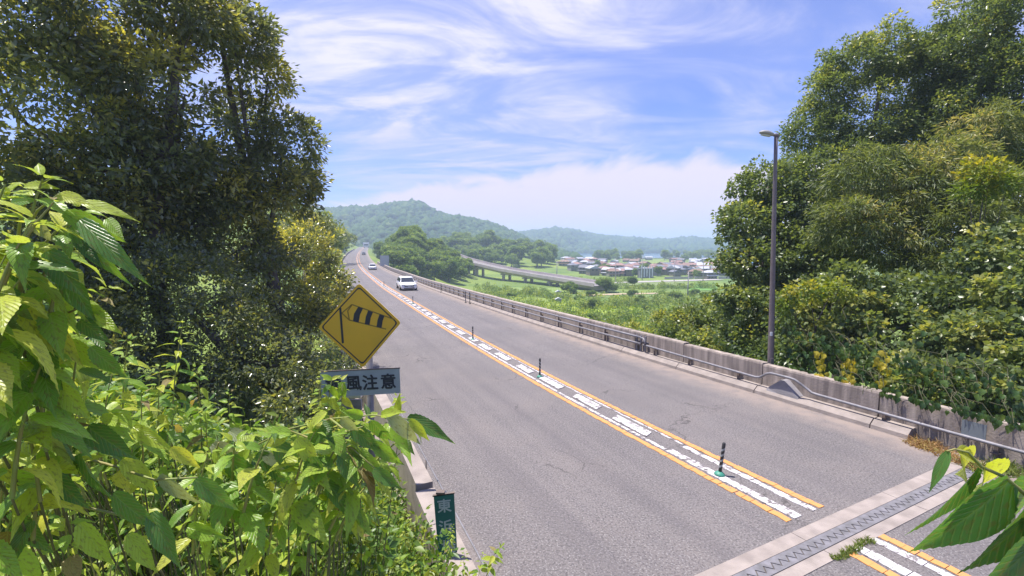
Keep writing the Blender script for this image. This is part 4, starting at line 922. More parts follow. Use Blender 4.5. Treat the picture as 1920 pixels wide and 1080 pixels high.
for _ in range(3000):                                                    # left slope beside far road
    y = random.uniform(100, 420); d = random.uniform(9, 45); x = XC(y) - d * math.sqrt(1 + slope(y) ** 2)
    px = 960 + F * x / y
    if px < 520 or cnt > 75: continue
    cnt += 1; put_tree(x, y, random.uniform(.7, 1.05) * (1 if d > 14 else .6), 'tree on the wooded slope left of the far road', 'trees left of the far road')
for i in range(42):                                                      # behind the village
    px = random.uniform(1105, 1420); py = random.uniform(482, 492); p = vg(px, py); put_tree(p.x, p.y, random.uniform(.9, 1.3), 'round tree in the belt behind the village roofs', 'trees behind the village')
for i in range(20):
    px = random.uniform(1060, 1345); py = random.uniform(500, 523); p = vg(px, py); put_tree(p.x, p.y, random.uniform(.35, .6), 'small garden tree among the village houses', 'garden trees in the village')
for px, py, s, lb in [(1137, 548, .62, 'round dark bush-like tree at the right end of the viaduct'), (1186, 556, .38, 'dark green shrub by the sandy path'), (1085, 566, .34, 'dark shrub left of the sandy path'), (1108, 555, .3, 'pale shrub just below the viaduct end'), (1064, 548, .5, 'pale green willow-like tree under the viaduct'), (1072, 550, .42, 'second pale tree under the viaduct'),
                      (1240, 556, .3, 'shrub at the right end of the sandy path'), (1186, 536, .5, 'narrow tree in front of the ribbed building'), (1110, 600, .2, 'low shrub in the yellow-green meadow near the rail'), (1215, 590, .3, 'grey-green shrub at the right end of the meadow'), (1268, 566, .42, 'scrubby tree beside the nearer utility pole'), (1300, 560, .4, 'scrubby tree right of the nearer utility pole'), (1330, 566, .45, 'scrubby tree left of the vine-covered tree')]:
    p = vg(px, py); put_tree(p.x, p.y, s, lb, None, 'tree' if s > .4 else 'shrub', 'meadow_shrub', sz=.8)
for i in range(14):                                                      # hedges across the valley floor
    x0, y0, x1, y1 = [(1085, 577, 1240, 572), (900, 541, 1060, 560), (1150, 541, 1330, 540), (880, 560, 1000, 552)][i % 4]; u = random.random()
    p = vg(x0 + (x1 - x0) * u, y0 + (y1 - y0) * u + random.uniform(-3, 3)); put_tree(p.x, p.y, random.uniform(.13, .30), 'low bush in the hedges crossing the valley meadow', 'hedge bushes in the valley meadow', 'bush', 'hedge_bush', sz=random.uniform(.4, 1.1))
# far hills as terrain with a canopy of crowns
M_hill = mat('hill_soil', (.035, .065, .018), .95, scale=.02, col2=(.05, .08, .025))
M_canopy = leaf_mat('hill_canopy_leaves', [(0, (.028, .062, .022)), (.5, (.05, .095, .03)), (1, (.10, .145, .045))], .05, .9, .1)
def ico():
    import bmesh
    bm = bmesh.new(); bmesh.ops.create_icosphere(bm, subdivisions=1, radius=1); V = np.array([v.co[:] for v in bm.verts]); Fa = np.array([[v.index for v in f.verts] for f in bm.faces]); bm.free(); return V, Fa
IV, IF = ico()
def hill(ridge, D, depth, base_z, n, cs, seed, name='hill'):
    """ridge: pixel skyline at distance D; the slope runs forward by depth"""
    r = np.random.default_rng(seed); xs = np.array([P(a, b, D).x for a, b in ridge]); zs = np.array([P(a, b, D).z for a, b in ridge]) - cs * 1.2
    nx, ny = 110, 26; gx = np.linspace(xs[0], xs[-1], nx)
    def hz(x, t): # t 0 at ridge .. 1 at foot (front), negative behind
        z = np.interp(x, xs, zs); w = np.sin(x * .021 + 2 * t) * np.cos(x * .043 + 5 * t) ; tt = np.abs(t)
        return base_z + (z - base_z) * np.clip(1 - tt, 0, 1) ** .85 * (1 + .16 * w * np.minimum(tt * 4, 1))
    V = []; 
    for j in range(ny):
        t = -0.6 + 1.6 * j / (ny - 1)
        for x in gx: V.append((x * (1 - t * depth / D * .5), D - t * depth, float(hz(x, t)) - .5))
    Fa = [(j * nx + i, j * nx + i + 1, (j + 1) * nx + i + 1, (j + 1) * nx + i) for j in range(ny - 1) for i in range(nx - 1)]
    tag(link(name, fast_mesh(name, V, Fa, M_hill, smooth=True)), kind='structure')
    t = np.concatenate([r.random(int(n * .8)) ** 1.3 * 1.0, r.uniform(-.05, .03, n - int(n * .8))]); x = r.uniform(xs[0], xs[-1], n); z = hz(x, t)
    c = np.stack([x * (1 - t * depth / D * .5), D - t * depth, z], 1); s = cs * r.uniform(.6, 1.35, n)
    V = c[:, None, :] + IV[None] * s[:, None, None] * np.array([1, 1, .95]) * (1 + r.normal(size=(n, len(IV), 1)) * .16)
    Fa = (IF[None] + (np.arange(n) * len(IV))[:, None, None]).reshape(-1, 3); tt = np.repeat(np.clip(r.normal(.4, .25, n), 0, 1), len(IF))
    tag(link('hill_forest', fast_mesh('hill_forest', V.reshape(-1, 3), Fa, M_canopy, tt)), 'dense hazy forest covering the far hills', 'forest', kind='stuff')
hill([(380, 420), (470, 400), (560, 383), (600, 388), (640, 386), (690, 384), (715, 380), (745, 376), (775, 373), (792, 377), (815, 392), (835, 399), (865, 404), (900, 410), (935, 419), (965, 433), (990, 445), (1020, 458), (1060, 470)], 900, 330, -12, 5200, 7.0, 51)
hill([(820, 440), (880, 432), (930, 437), (965, 434), (1000, 429), (1045, 423), (1080, 430), (1110, 436), (1150, 440), (1185, 442), (1220, 446), (1260, 446), (1292, 441), (1330, 445), (1400, 446), (1500, 452), (1600, 462)], 1500, 450, -12, 4200, 10, 52)
hill([(1080, 462), (1140, 452), (1200, 450), (1250, 446), (1290, 442), (1330, 446), (1400, 444), (1480, 452), (1600, 455), (1800, 450), (2100, 460)], 2200, 380, -12, 2200, 13, 53)
# ------------------------------------------------------------------ foreground leaves
def leaf_mesh(seed, droop, fold, wid, teeth=18, wav=.012, narrow=False, ta=.06):
    r = random.Random(seed); V = []; UV = []; Fa = []; n = teeth
    for i in range(n + 1):
        t = i / n
        if narrow: w = wid * (math.sin(math.pi * t ** .8) ** .8) * (1 - .3 * t)
        else: w = wid * (1.0 * math.sin(math.pi * min(1, t ** .62)) ** .85) * (1 - .55 * max(0, t - .55) / .45)
        w = max(w, .002) * (1 + (ta if i % 2 else -ta)) * (0 if i == n else 1)
        zc = -droop * t * t; y = t * (1 - .25 * droop * t)
        wv = wav * math.sin(t * 14 + seed)
        V += [(-w, y - .02 * (i % 2), zc + fold * w + wv), (-w * .5, y, zc + fold * w * .42 + wv * .3), (0, y, zc), (w * .5, y, zc + fold * w * .42 - wv * .3), (w, y - .02 * (i % 2), zc + fold * w - wv)]
        UV += [(.5 - w / (2 * wid), t), (.5 - w / (4 * wid), t), (.5, t), (.5 + w / (4 * wid), t), (.5 + w / (2 * wid), t)]
    for i in range(n):
        for k in range(4): a = i * 5 + k; Fa.append((a, a + 1, a + 6, a + 5))
    me = bpy.data.meshes.new('leaf'); me.from_pydata(V, [], Fa); uvl = me.uv_layers.new(name='UVMap')
    vi = np.empty(len(me.loops), dtype=np.int32); me.loops.foreach_get('vertex_index', vi); uvl.data.foreach_set('uv', np.array(UV, dtype=np.float32)[vi].ravel())
    me.polygons.foreach_set('use_smooth', [True] * len(me.polygons)); me.update(); return me
LF_fg = leaf_mat('shrub_leaf', [(0, (.07, .16, .03)), (.25, (.14, .28, .04)), (.6, (.25, .40, .05)), (.88, (.38, .46, .06)), (1, (.48, .47, .08))], .42, .38, .5, objrand=True, veins=True, under=(.20, .25, .13))
LF_young = leaf_mat('young_shrub_leaf', [(0, (.22, .38, .04)), (.5, (.35, .48, .05)), (1, (.50, .52, .07))], .42, .38, .5, objrand=True, veins=True, under=(.25, .30, .13))
LF_right = leaf_mat('glossy_green_leaf', [(0, (.06, .17, .05)), (1, (.10, .24, .06))], .38, .36, .5, objrand=True, veins=True, under=(.10, .17, .07))
LV = [leaf_mesh(i, d, f, w, teeth=8) for i, (d, f, w) in enumerate([(.22, .35, .21), (.36, .25, .19), (.5, .45, .18), (.15, .2, .22), (.6, .35, .17), (.30, .55, .20)])]
LVh = [leaf_mesh(i + 20, d, f, w, teeth=22, wav=.010) for i, (d, f, w) in enumerate([(.22, .3, .185), (.40, .25, .17), (.5, .4, .165), (.25, .2, .19), (.65, .35, .165)])]
for m_ in LV + LVh: m_.materials.append(LF_fg)
LVy = []
for m_ in LV[:4]: q = m_.copy(); q.name = 'leaf'; q.materials.clear(); q.materials.append(LF_young); LVy.append(q)
LVhy = []
for m_ in LVh[:4]: q = m_.copy(); q.name = 'leaf'; q.materials.clear(); q.materials.append(LF_young); LVhy.append(q)
LF_dead = leaf_mat('dead_shrub_leaf', [(0, (.18, .12, .05)), (1, (.30, .24, .10))], .3, .6, .4, objrand=True, veins=True)
LVb = []
for m_ in LV[3:]: q = m_.copy(); q.name = 'leaf'; q.materials.clear(); q.materials.append(LF_dead); LVb.append(q)
def put_leaf(parent, mesh, pos, direc, normal, L, name='leaf'):
    y = Vector(direc).normalized(); z = Vector(normal); z = z - y * z.dot(y)
    z = z.normalized() if z.length > 1e-5 else y.orthogonal().normalized(); x = y.cross(z)
    o = bpy.data.objects.new(name, mesh); COL.objects.link(o); o.parent = parent
    p = Vector(pos) - Vector(parent.location)
    o.matrix_local = Matrix(((x.x * L, y.x * L, z.x * L, p.x), (x.y * L, y.y * L, z.y * L, p.y), (x.z * L, y.z * L, z.z * L, p.z), (0, 0, 0, 1)))
    return o
def shoot(parent, tip, length, lean, Lmax, rr, hi=False, young=.35, stems=None):
    """leafy shoot ending at tip; lean = horizontal vector the tip leans to"""
    tip = Vector(tip); lean = Vector(lean); base = tip - Vector((lean.x, lean.y, 0)) - Vector((0, 0, length * .92))
    ctrl = base.lerp(tip, .55) + Vector((-lean.x * .22, -lean.y * .22, length * .10)); n = max(4, int(length / (Lmax * .42)))
    pts = []
    for i in range(n + 1):
        t = i / n; pts.append(base * (1 - t) ** 2 + ctrl * 2 * t * (1 - t) + tip * t * t)
    stems.tube(pts, [.0045 * (1 - .7 * i / n) * (Lmax / .1) for i in range(n + 1)], 5, False)
    phase = rr.random() * 6.28
    for i in range(1, n + 1):
        t = i / n; ax = (pts[i] - pts[i - 1]).normalized(); f = 1 - t
        L = Lmax * (.45 + .75 * min(1, f * 2.2)) * rr.uniform(.8, 1.15) * (1 if i < n else .8)
        for s in (0, 1) if i < n else (0, 1, 2, 3):
            a = phase + (i % 2) * math.pi / 2 + s * (math.pi if i < n else math.pi / 2) + rr.gauss(0, .25)
            side = ax.orthogonal().normalized(); side = Matrix.Rotation(a, 3, ax) @ side
            el = .45 - .62 * min(1, f * 1.8) + rr.gauss(0, .18); d = (side + ax * el + Vector((0, -.10, -.12 * min(1, f * 2)))).normalized()
            nn = (ax + Vector((0, -.35, .6)) + Vector((rr.gauss(0, .3), rr.gauss(0, .3), 0)))
            yg = rr.random() < (young if f > .3 else .75)
            pool = (LVhy if yg else LVh) if hi else (LVy if yg else LV)
            if rr.random() < .025: pool = LVb
            put_leaf(parent, rr.choice(pool), pts[i] + d * .012, d, nn, L)
rr = random.Random(5)
def shrub(label, specs, ground_xy, seed, hi=False, young=.35, group='leafy shrubs on the left bank'):
    rr = random.Random(seed); gx, gy = ground_xy; b = Vector((gx, gy, ground(gx, gy) - .05)); t = thing('leafy_shrub', label, 'shrub', b, group)
    stems = MB(); wood = MB(); hub = b + Vector((0, 0, .25)); k = 0
    for (px, py, D, ln, lx, Lm) in specs:
        tip = P(px, py, D); lean = Vector((lx, rr.uniform(-.1, .1), 0)); shoot(t, tip, ln, lean, Lm, rr, hi, young, stems)
        root = tip - lean - Vector((0, 0, ln * .92)); m = hub.lerp(root, .55) + Vector((rr.uniform(-.05, .05), 0, -.1))
        wood.tube([hub, m, root], [.005, .0035, .003], 6, False)
    stems.build('stem', M_stem, t, True)['kind'] = 'stuff'
    wood.tube([b, hub], [.03, .022], 8).build('woody_base', M_twig, t, True)
    return t
def fill(n, x0, x1, top, bot, D0, D1, ln, Lm):
    out = []
    for _ in range(n):
        px = rr.uniform(x0, x1); tp = np.interp(px, [p[0] for p in top], [p[1] for p in top]); u = rr.random() ** 1.2
        py = tp + (bot - tp) * u; D = D1 + (D0 - D1) * (u * .7 + rr.random() * .3); out.append((px, py, D, ln * rr.uniform(.7, 1.2), rr.uniform(-.12, .16), Lm * rr.uniform(.8, 1.15)))
    return out
shrub('tall shrub at the left edge with big sunlit drooping leaves', [(80, 335, 1.2, .42, .10, .15), (10, 345, 1.2, .45, .05, .14), (150, 395, 1.25, .40, .16, .16), (60, 420, 1.1, .42, .06, .15), (130, 470, 1.2, .4, .1, .15), (100, 380, 1.15, .4, .1, .15), (40, 520, 1.1, .4, .1, .14), (90, 660, 1.15, .4, .1, .14), (20, 800, 1.2, .4, .1, .13), (110, 780, 1.3, .4, .1, .13), (60, 900, 1.3, .4, .1, .12), (10, 480, 1.1, .4, .02, .11), (200, 540, 1.4, .4, .12, .11), (60, 590, 1.2, .4, .0, .12), (150, 640, 1.3, .4, .08, .12), (30, 700, 1.2, .4, .0, .12)] + fill(16, -60, 230, [(0, 640), (260, 800)], 1080, 1.3, 1.8, .4, .11), (-2.4, 2.5), 61, True, .45)
shrub('shrub with a stepped spire of narrow leaves below the dark wood', [(343, 607, 2.3, .62, .03, .085), (300, 690, 2.1, .5, .02, .09), (240, 640, 1.9, .5, .1, .10), (370, 690, 2.3, .45, .06, .085), (265, 740, 1.8, .4, .0, .10), (330, 770, 2.1, .4, .05, .09), (210, 700, 1.7, .4, .0, .10), (385, 770, 2.2, .4, .05, .085), (170, 740, 1.6, .4, .0, .1), (140, 560, 1.6, .5, .05, .1)], (-1.7, 2.3), 62, True, .35)
shrub('shrub with slim upright shoots reaching up to the grey plate', [(430, 735, 2.6, .5, .02, .075), (470, 790, 2.5, .4, .0, .08), (605, 700, 2.7, .55, .02, .075), (640, 712, 2.75, .5, .04, .07), (560, 790, 2.5, .4, .0, .08), (515, 800, 2.5, .4, .0, .08), (745, 745, 2.9, .32, .02, .07), (690, 800, 2.6, .4, .05, .08), (590, 760, 2.6, .4, .0, .08), (640, 790, 2.5, .4, .0, .08)], (-1.1, 2.9), 63, True, .5)
shrub('shrub with large arching leaves reaching over the parapet towards the road', [(725, 792, 1.7, .40, .22, .15), (775, 806, 1.75, .38, .3, .15), (750, 850, 1.8, .34, .24, .13), (690, 785, 1.7, .38, .2, .15), (660, 800, 1.65, .36, .16, .15), (590, 810, 1.6, .36, .1, .15), (510, 815, 1.55, .36, .1, .15), (440, 830, 1.5, .36, .08, .15), (700, 870, 1.8, .34, .14, .11), (620, 880, 1.7, .34, .1, .11), (390, 850, 1.5, .36, .05, .12), (540, 900, 1.6, .34, .08, .115)], (-.9, 1.8), 64, True, .3)
topC = [(0, 820), (200, 830), (400, 880), (600, 900), (700, 930), (780, 970), (860, 1000), (900, 1050)]
n_ = ['dense low shrub at the bottom left corner', 'dense low shrub left of the green bridge sign, along the bottom edge', 'dense low shrub under the arching leaves, bottom centre-left', 'low shrub crowding the parapet and the foot of the green sign']
shrub(n_[0], fill(30, -30, 260, topC, 1120, 1.6, 2.5, .36, .085), (-1.9, 2.1), 65, False, .25)
shrub(n_[2], fill(36, 200, 520, topC, 1120, 1.9, 3.0, .36, .08), (-1.5, 2.7), 66, False, .3)
shrub(n_[1], fill(38, 450, 760, topC, 1120, 2.3, 3.8, .36, .08), (-1.2, 3.2), 67, False, .35)
shrub(n_[3], [(848, 985, 4.4, .3, .02, .05), (872, 1035, 4.2, .3, .02, .06), (905, 1040, 4.0, .35, .05, .085), (940, 1025, 3.9, .3, .12, .09), (820, 1050, 4.2, .4, .0, .085), (790, 1010, 4.3, .4, .0, .08), (760, 960, 4.3, .4, .0, .08), (880, 1075, 3.9, .3, .0, .08), (730, 940, 4.3, .4, .0, .08), (775, 1060, 4.0, .4, 0, .08), (845, 1085, 4.0, .4, 0, .07)], (-.85, 4.5), 68, False, .5)
shrub('broad shrub filling the middle of the left bank with yellow-green leaves', fill(32, 150, 640, [(150, 760), (300, 760), (450, 800), (620, 800)], 990, 1.8, 2.8, .36, .085), (-1.5, 2.4), 69, False, .55)
shrub('fine-leaved shrub packed between the large leaves on the left bank', fill(46, -20, 300, [(0, 560), (120, 600), (260, 740)], 1090, 1.9, 2.9, .34, .065), (-2.2, 2.8), 70, False, .45)
shrub('fine-leaved shrub packed beside the parapet below the arching branch', fill(40, 380, 745, [(380, 850), (600, 850), (745, 880)], 1090, 2.3, 3.4, .34, .06), (-1.3, 3.4), 71, False, .45)
# under-storey: dense leaves of the bank too many to count
def understorey():
    c = []; ti = []; r = np.random.default_rng(3)
    for _ in range(2600):
        px = r.uniform(-150, 860); D = r.uniform(2.6, 8.0); xx = (px - 960) * D / F; 
        g = ground(xx, D); hgt = r.uniform(.1, 1.9 if D < 5 else 1.3); z = g + hgt; py = HOR - F * (z - CAMZ) / D
        lim = np.interp(px, [0, 250, 400, 600, 690, 770, 860], [640, 720, 800, 820, 830, 960, 1040]) + 25
        if py < lim: continue
        wx = lw(D, -.45, 0).x
        if xx > wx: continue
        c.append((xx, D, z)); ti.append(r.random() * .6 + .25)
    V, Fa, tt = leaves(np.array(c), np.array(ti), 26, .20, .085, .045, .8, .1, seed=9)
    b = Vector((-2, 4, 0)); o = link('bank_undergrowth', fast_mesh('bank_undergrowth', V, Fa, leaf_mat('bank_leaves', [(0, (.05, .11, .022)), (.5, (.10, .19, .03)), (1, (.28, .32, .05))], .4, .42), tt)); tag(o, 'dense green undergrowth covering the left bank', 'undergrowth', kind='stuff')
understorey()
# right foreground spray, leaf by leaf
def right_spray():
    D = .95; t = thing('leafy_branch', 'branch with long drooping glossy leaves reaching in at the lower right corner', 'branch', P(2060, 1040, D))
    def W_(px, py, d=0): return P(px, py, D + d)
    st_ = [W_(2060, 1040, .05), W_(1985, 975), W_(1920, 925), W_(1885, 895), W_(1840, 875), W_(1815, 848), W_(1790, 842), W_(1775, 846)]
    MB().tube(st_, [.006, .005, .0042, .0036, .0032, .0026, .002, .0016], 8).build('stem', M_stem, t, True)
    Ls = [((1778, 846), (1742, 925), .0, .3, -.9, 'n'), ((1795, 846), (1850, 862), .0, .9, -.2, 'y'), ((1800, 850), (1842, 905), .05, .3, .2, 'y'), ((1850, 868), (1862, 960), .08, .3, .0, 'y'),
          ((1834, 876), (1722, 1020), .03, .15, .5, 'n2'), ((1893, 900), (1737, 1060), -.02, .25, .35, 'g'), ((1900, 905), (1925, 1010), .09, .3, .2, 'g'),
          ((1955, 930), (1838, 1100), -.04, .2, .5, 'g'), ((1985, 965), (1850, 1160), -.09, .3, .6, 'g'), ((1950, 945), (1880, 885), .08, .7, .4, 'y'), ((1930, 930), (2010, 1010), .02, .4, .4, 'g'), ((1940, 935), (2020, 860), .02, .4, .4, 'y')]
    sh = {'n': (.08, .2, .10), 'n2': (.12, .35, .13), 'g': (.16, .28, .215), 'y': (.3, .3, .25)}
    for i, (b0, b1, dz, up, sx, k) in enumerate(Ls):
        A = W_(*b0); B = W_(b1[0], b1[1], dz); d = B - A; n = Vector((sx, -1, up)); dr, fo, wi = sh[k]
        me = leaf_mesh(80 + i, dr, fo, wi, teeth=34, wav=.004, ta=.022); me.materials.append(LF_young if k == 'y' else LF_right)
        put_leaf(t, me, A, d, n, d.length * 1.05)
right_spray()
LF_pale = leaf_mat('pale_leaf_underside', [(0, (.22, .27, .15)), (1, (.32, .35, .24))], .35, .6, .3, objrand=True, veins=True)
LF_shaded = leaf_mat('shaded_shrub_leaf', [(0, (.06, .15, .035)), (1, (.11, .23, .045))], .38, .36, .5, objrand=True, veins=True)  # deeper green: shade on the darker spray leaves is put into their colour
def spray(label, D, base, stems, Ls, seed, group=None):
    t = thing('leafy_branch', label, 'branch', base); r_ = random.Random(seed); sm = MB()
    for st_ in stems:
        n = len(st_); sm.tube([P(x, y, D + .04 * (n - 1 - i)) for i, (x, y) in enumerate(st_)], [.0045 * (1 - .6 * i / n) for i in range(n)], 7)
    sm.build('stem', M_stem, t, True)['kind'] = 'stuff'
    mm = {'y': LF_young, 'g': LF_fg, 'd': LF_shaded, 'p': LF_pale}; vs = {}
    for x0, y0, x1, y1, w, k in Ls:
        dz = r_.uniform(-.04, .06); A = P(x0, y0, D + dz); B = P(x1, y1, D + dz + r_.uniform(-.06, .03)); d = B - A; L_ = d.length
        ra = max(.09, min(.20, w * (D / F) / L_ * .40)); me = leaf_mesh(r_.randrange(999), r_.uniform(.12, .3), r_.uniform(.1, .45), ra, teeth=26, wav=r_.uniform(.003, .012), ta=.04); me.materials.append(mm[k])
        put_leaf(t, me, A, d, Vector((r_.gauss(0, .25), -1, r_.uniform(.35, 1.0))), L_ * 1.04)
    return t
spray('leafy branch with long sunlit drooping leaves at the left edge of the photo', 1.2, (-1.9, 1.9, 2.2),
      [[(-60, 900), (-10, 620), (30, 470), (70, 395), (110, 365), (135, 372)], [(-10, 620), (60, 480), (110, 430), (150, 410)], [(-40, 760), (60, 640), (120, 590), (155, 575)], [(30, 470), (40, 400), (60, 350), (95, 335)]],
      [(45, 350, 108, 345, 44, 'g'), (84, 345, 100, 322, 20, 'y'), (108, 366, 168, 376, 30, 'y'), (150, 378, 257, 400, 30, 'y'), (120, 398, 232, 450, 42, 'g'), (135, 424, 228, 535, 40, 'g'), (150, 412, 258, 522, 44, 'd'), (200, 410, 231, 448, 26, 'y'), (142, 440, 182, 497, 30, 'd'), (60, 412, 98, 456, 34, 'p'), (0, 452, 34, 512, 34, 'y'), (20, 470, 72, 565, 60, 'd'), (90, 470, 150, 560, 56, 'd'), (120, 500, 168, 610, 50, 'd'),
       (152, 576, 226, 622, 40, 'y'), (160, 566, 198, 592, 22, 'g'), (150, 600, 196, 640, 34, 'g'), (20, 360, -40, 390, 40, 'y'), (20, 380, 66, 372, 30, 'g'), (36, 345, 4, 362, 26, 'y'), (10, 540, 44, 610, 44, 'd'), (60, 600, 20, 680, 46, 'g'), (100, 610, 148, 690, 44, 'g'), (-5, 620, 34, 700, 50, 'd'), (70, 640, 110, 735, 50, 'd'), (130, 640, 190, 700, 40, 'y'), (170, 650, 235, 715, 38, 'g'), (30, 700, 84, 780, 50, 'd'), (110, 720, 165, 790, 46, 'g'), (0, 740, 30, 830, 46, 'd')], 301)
spray('long leafy branch arching from the left bank towards the kerb below the sign plate', 1.6, (-1.2, 2.0, 2.2),
      [[(300, 1060), (380, 930), (450, 850), (540, 805), (620, 785), (700, 778), (766, 786)], [(540, 805), (600, 830), (660, 840), (705, 880)], [(380, 930), (400, 860), (410, 830)], [(620, 785), (650, 810), (680, 800)]],
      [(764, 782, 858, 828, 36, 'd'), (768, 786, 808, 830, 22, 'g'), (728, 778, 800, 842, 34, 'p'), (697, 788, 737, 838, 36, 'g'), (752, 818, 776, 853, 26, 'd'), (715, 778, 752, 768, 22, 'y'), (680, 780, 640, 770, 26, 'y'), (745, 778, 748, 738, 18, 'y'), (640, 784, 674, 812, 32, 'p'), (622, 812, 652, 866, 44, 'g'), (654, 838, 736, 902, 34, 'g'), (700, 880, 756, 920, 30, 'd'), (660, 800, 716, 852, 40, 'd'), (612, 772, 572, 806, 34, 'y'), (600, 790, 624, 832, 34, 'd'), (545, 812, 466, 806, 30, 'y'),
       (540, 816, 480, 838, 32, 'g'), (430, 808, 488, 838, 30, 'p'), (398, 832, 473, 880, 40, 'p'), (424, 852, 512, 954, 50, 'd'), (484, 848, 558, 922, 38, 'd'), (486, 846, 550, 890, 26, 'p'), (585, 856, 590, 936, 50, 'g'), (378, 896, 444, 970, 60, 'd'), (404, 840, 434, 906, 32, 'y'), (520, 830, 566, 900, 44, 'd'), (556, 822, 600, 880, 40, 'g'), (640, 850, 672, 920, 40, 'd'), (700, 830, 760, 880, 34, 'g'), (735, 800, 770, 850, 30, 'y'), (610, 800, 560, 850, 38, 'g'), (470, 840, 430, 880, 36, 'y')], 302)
spray('drooping branch with broad shaded leaves at the bottom left', 1.3, (-1.6, 1.7, 2.2),
      [[(-20, 1060), (60, 930), (120, 850), (170, 800), (200, 792)], [(120, 850), (200, 870), (290, 900), (370, 895)], [(60, 930), (200, 960), (300, 985)]],
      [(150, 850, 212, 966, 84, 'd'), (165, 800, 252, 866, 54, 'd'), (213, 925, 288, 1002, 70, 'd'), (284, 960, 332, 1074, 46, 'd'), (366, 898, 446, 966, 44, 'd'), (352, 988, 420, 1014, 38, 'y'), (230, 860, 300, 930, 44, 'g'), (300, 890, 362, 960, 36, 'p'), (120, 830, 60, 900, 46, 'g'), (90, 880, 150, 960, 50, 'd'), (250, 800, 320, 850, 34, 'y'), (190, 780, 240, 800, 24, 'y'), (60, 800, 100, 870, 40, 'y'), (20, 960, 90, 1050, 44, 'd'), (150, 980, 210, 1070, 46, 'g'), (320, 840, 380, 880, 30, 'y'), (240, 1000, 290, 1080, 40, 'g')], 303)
spray('slim shoot with bright leaves in front of the left end of the grey plate', 2.7, (-1.1, 2.9, 1.9),
      [[(600, 860), (612, 790), (618, 740), (622, 712)], [(640, 840), (640, 770), (642, 720)]],
      [(622, 712, 600, 700, 16, 'y'), (622, 712, 640, 702, 16, 'y'), (620, 722, 598, 742, 18, 'g'), (622, 724, 634, 752, 18, 'y'), (640, 716, 646, 752, 20, 'g'), (640, 712, 652, 700, 14, 'y'), (640, 728, 626, 756, 18, 'y'), (616, 745, 590, 770, 20, 'g'), (618, 748, 640, 775, 20, 'y'), (641, 745, 664, 768, 20, 'g'), (613, 770, 590, 800, 22, 'g'), (640, 772, 618, 800, 20, 'y'), (640, 775, 664, 800, 22, 'g')], 304)
# big single leaves of the climbing vine on the right parapet (closest ones as objects)
def vine_leaves():
    rr = random.Random(44)
    for label, reg, D0, gxy in (('kudzu-like vine with large leaves draped over the right parapet near the frame edge', [(1700, 700, 1930, 800)], 11, (10.8, 11.4)), ('vine with yellow dying leaves hanging over the parapet right of the lamp', [(1480, 640, 1700, 735)], 14, (9.6, 14.6))):
        t = thing('climbing_vine', label, 'vine', (gxy[0], gxy[1], 0))
        stem = MB(); x0, y0, x1, y1 = reg[0]
        for k in range(260):
            px = rr.uniform(x0, x1) if k % 5 or x0 > 1600 else rr.choice((1541, 1592, 1592, 1655)) + rr.gauss(0, 6); f = (px - x0) / (x1 - x0); Yw = np.interp(px, [1450, 1560, 1700, 1800, 1930], [14.0, 12.3, 10.6, 9.7, 8.7]) + .55; top = HOR + F * (CAMZ - 1.0) / Yw
            py = top + rr.uniform(-70, 14) * (1 if rr.random() < .9 else 1.8); D = Yw + (0.25 if py < top - 4 else -.28) + rr.uniform(-.15, .35) * (py < top)
            p = P(px, py, D); n = Vector((rr.gauss(-.2, .3), -1, rr.gauss(.8, .3)))
            yel = any(abs(px - a) < 13 and abs(py - b_) < 34 for a, b_ in ((1541, 690), (1592, 705), (1655, 690)))
            put_leaf(t, rr.choice(VLy if yel else VL), p, (rr.gauss(0, .4), -.5, -1), n, rr.uniform(.13, .21))
            if k % 6 == 0: stem.tube([p, p + Vector((rr.gauss(0, .1), .15, .25)), p + Vector((rr.gauss(0, .2), .4, .3))], .006, 4, False)
        stem.build('stem', M_twig, t, True)['kind'] = 'stuff'
VMg = leaf_mat('vine_leaf', [(0, (.03, .07, .018)), (.5, (.06, .12, .025)), (1, (.11, .18, .035))], .3, .42, .5, objrand=True)
VL = [leaf_mesh(60 + i, .25 + .1 * i, .3, .36, teeth=8, wav=.02, ta=.14) for i in range(3)]
for m_ in VL: m_.materials.append(VMg)
VMy = leaf_mat('yellowed_vine_leaf', [(0, (.42, .36, .03)), (1, (.58, .48, .06))], .35, .42, .5, objrand=True)
VLy = []
for m_ in VL: q = m_.copy(); q.name = 'leaf'; q.materials.clear(); q.materials.append(VMy); VLy.append(q)
vine_leaves()
# grass tufts and dead weeds
def blades(name, label, centres, h, m, seed, per=60, spread=.12, cat='grass', flop=.5):
    r = np.random.default_rng(seed); V = []; Fa = []; T = []
    for c in centres:
        for _ in range(per):
            a = r.random() * 6.28; q = spread * r.random() ** .5; b = np.array([c[0] + math.cos(a) * q, c[1] + math.sin(a) * q, c[2]]); hh = h * r.uniform(.4, 1.1); d = np.array([r.normal() * flop, r.normal() * flop, 1.0]); d /= np.linalg.norm(d); s = np.cross(d, [r.normal(), r.normal(), .1]); s /= np.linalg.norm(s) + 1e-9; w = .006 + h * .015
            k = len(V); mid = b + d * hh * .55; tip = b + d * hh + np.array([d[0], d[1], -.3]) * hh * .3; V += [b - s * w, b + s * w, mid + s * w * .7, mid - s * w * .7, tip]; Fa += [(k, k + 1, k + 2), (k, k + 2, k + 3), (k + 3, k + 2, k + 4)]; T += [r.random()] * 3
    tag(link(name, fast_mesh(name, V, Fa, m, T)), label, cat, kind='stuff')
gm = leaf_mat('grass_blades', [(0, (.08, .14, .02)), (1, (.22, .25, .05))], .3, .6); dm = leaf_mat('dead_weed_blades', [(0, (.20, .11, .05)), (.6, (.40, .24, .09)), (1, (.28, .26, .07))], .2, .8)
cs_ = [jp(u, Jw * rr.uniform(.93, 1.04), .01) for u in np.linspace((G(1565, 1048) - JA).dot(JU), (G(1640, 1018) - JA).dot(JU), 16)]
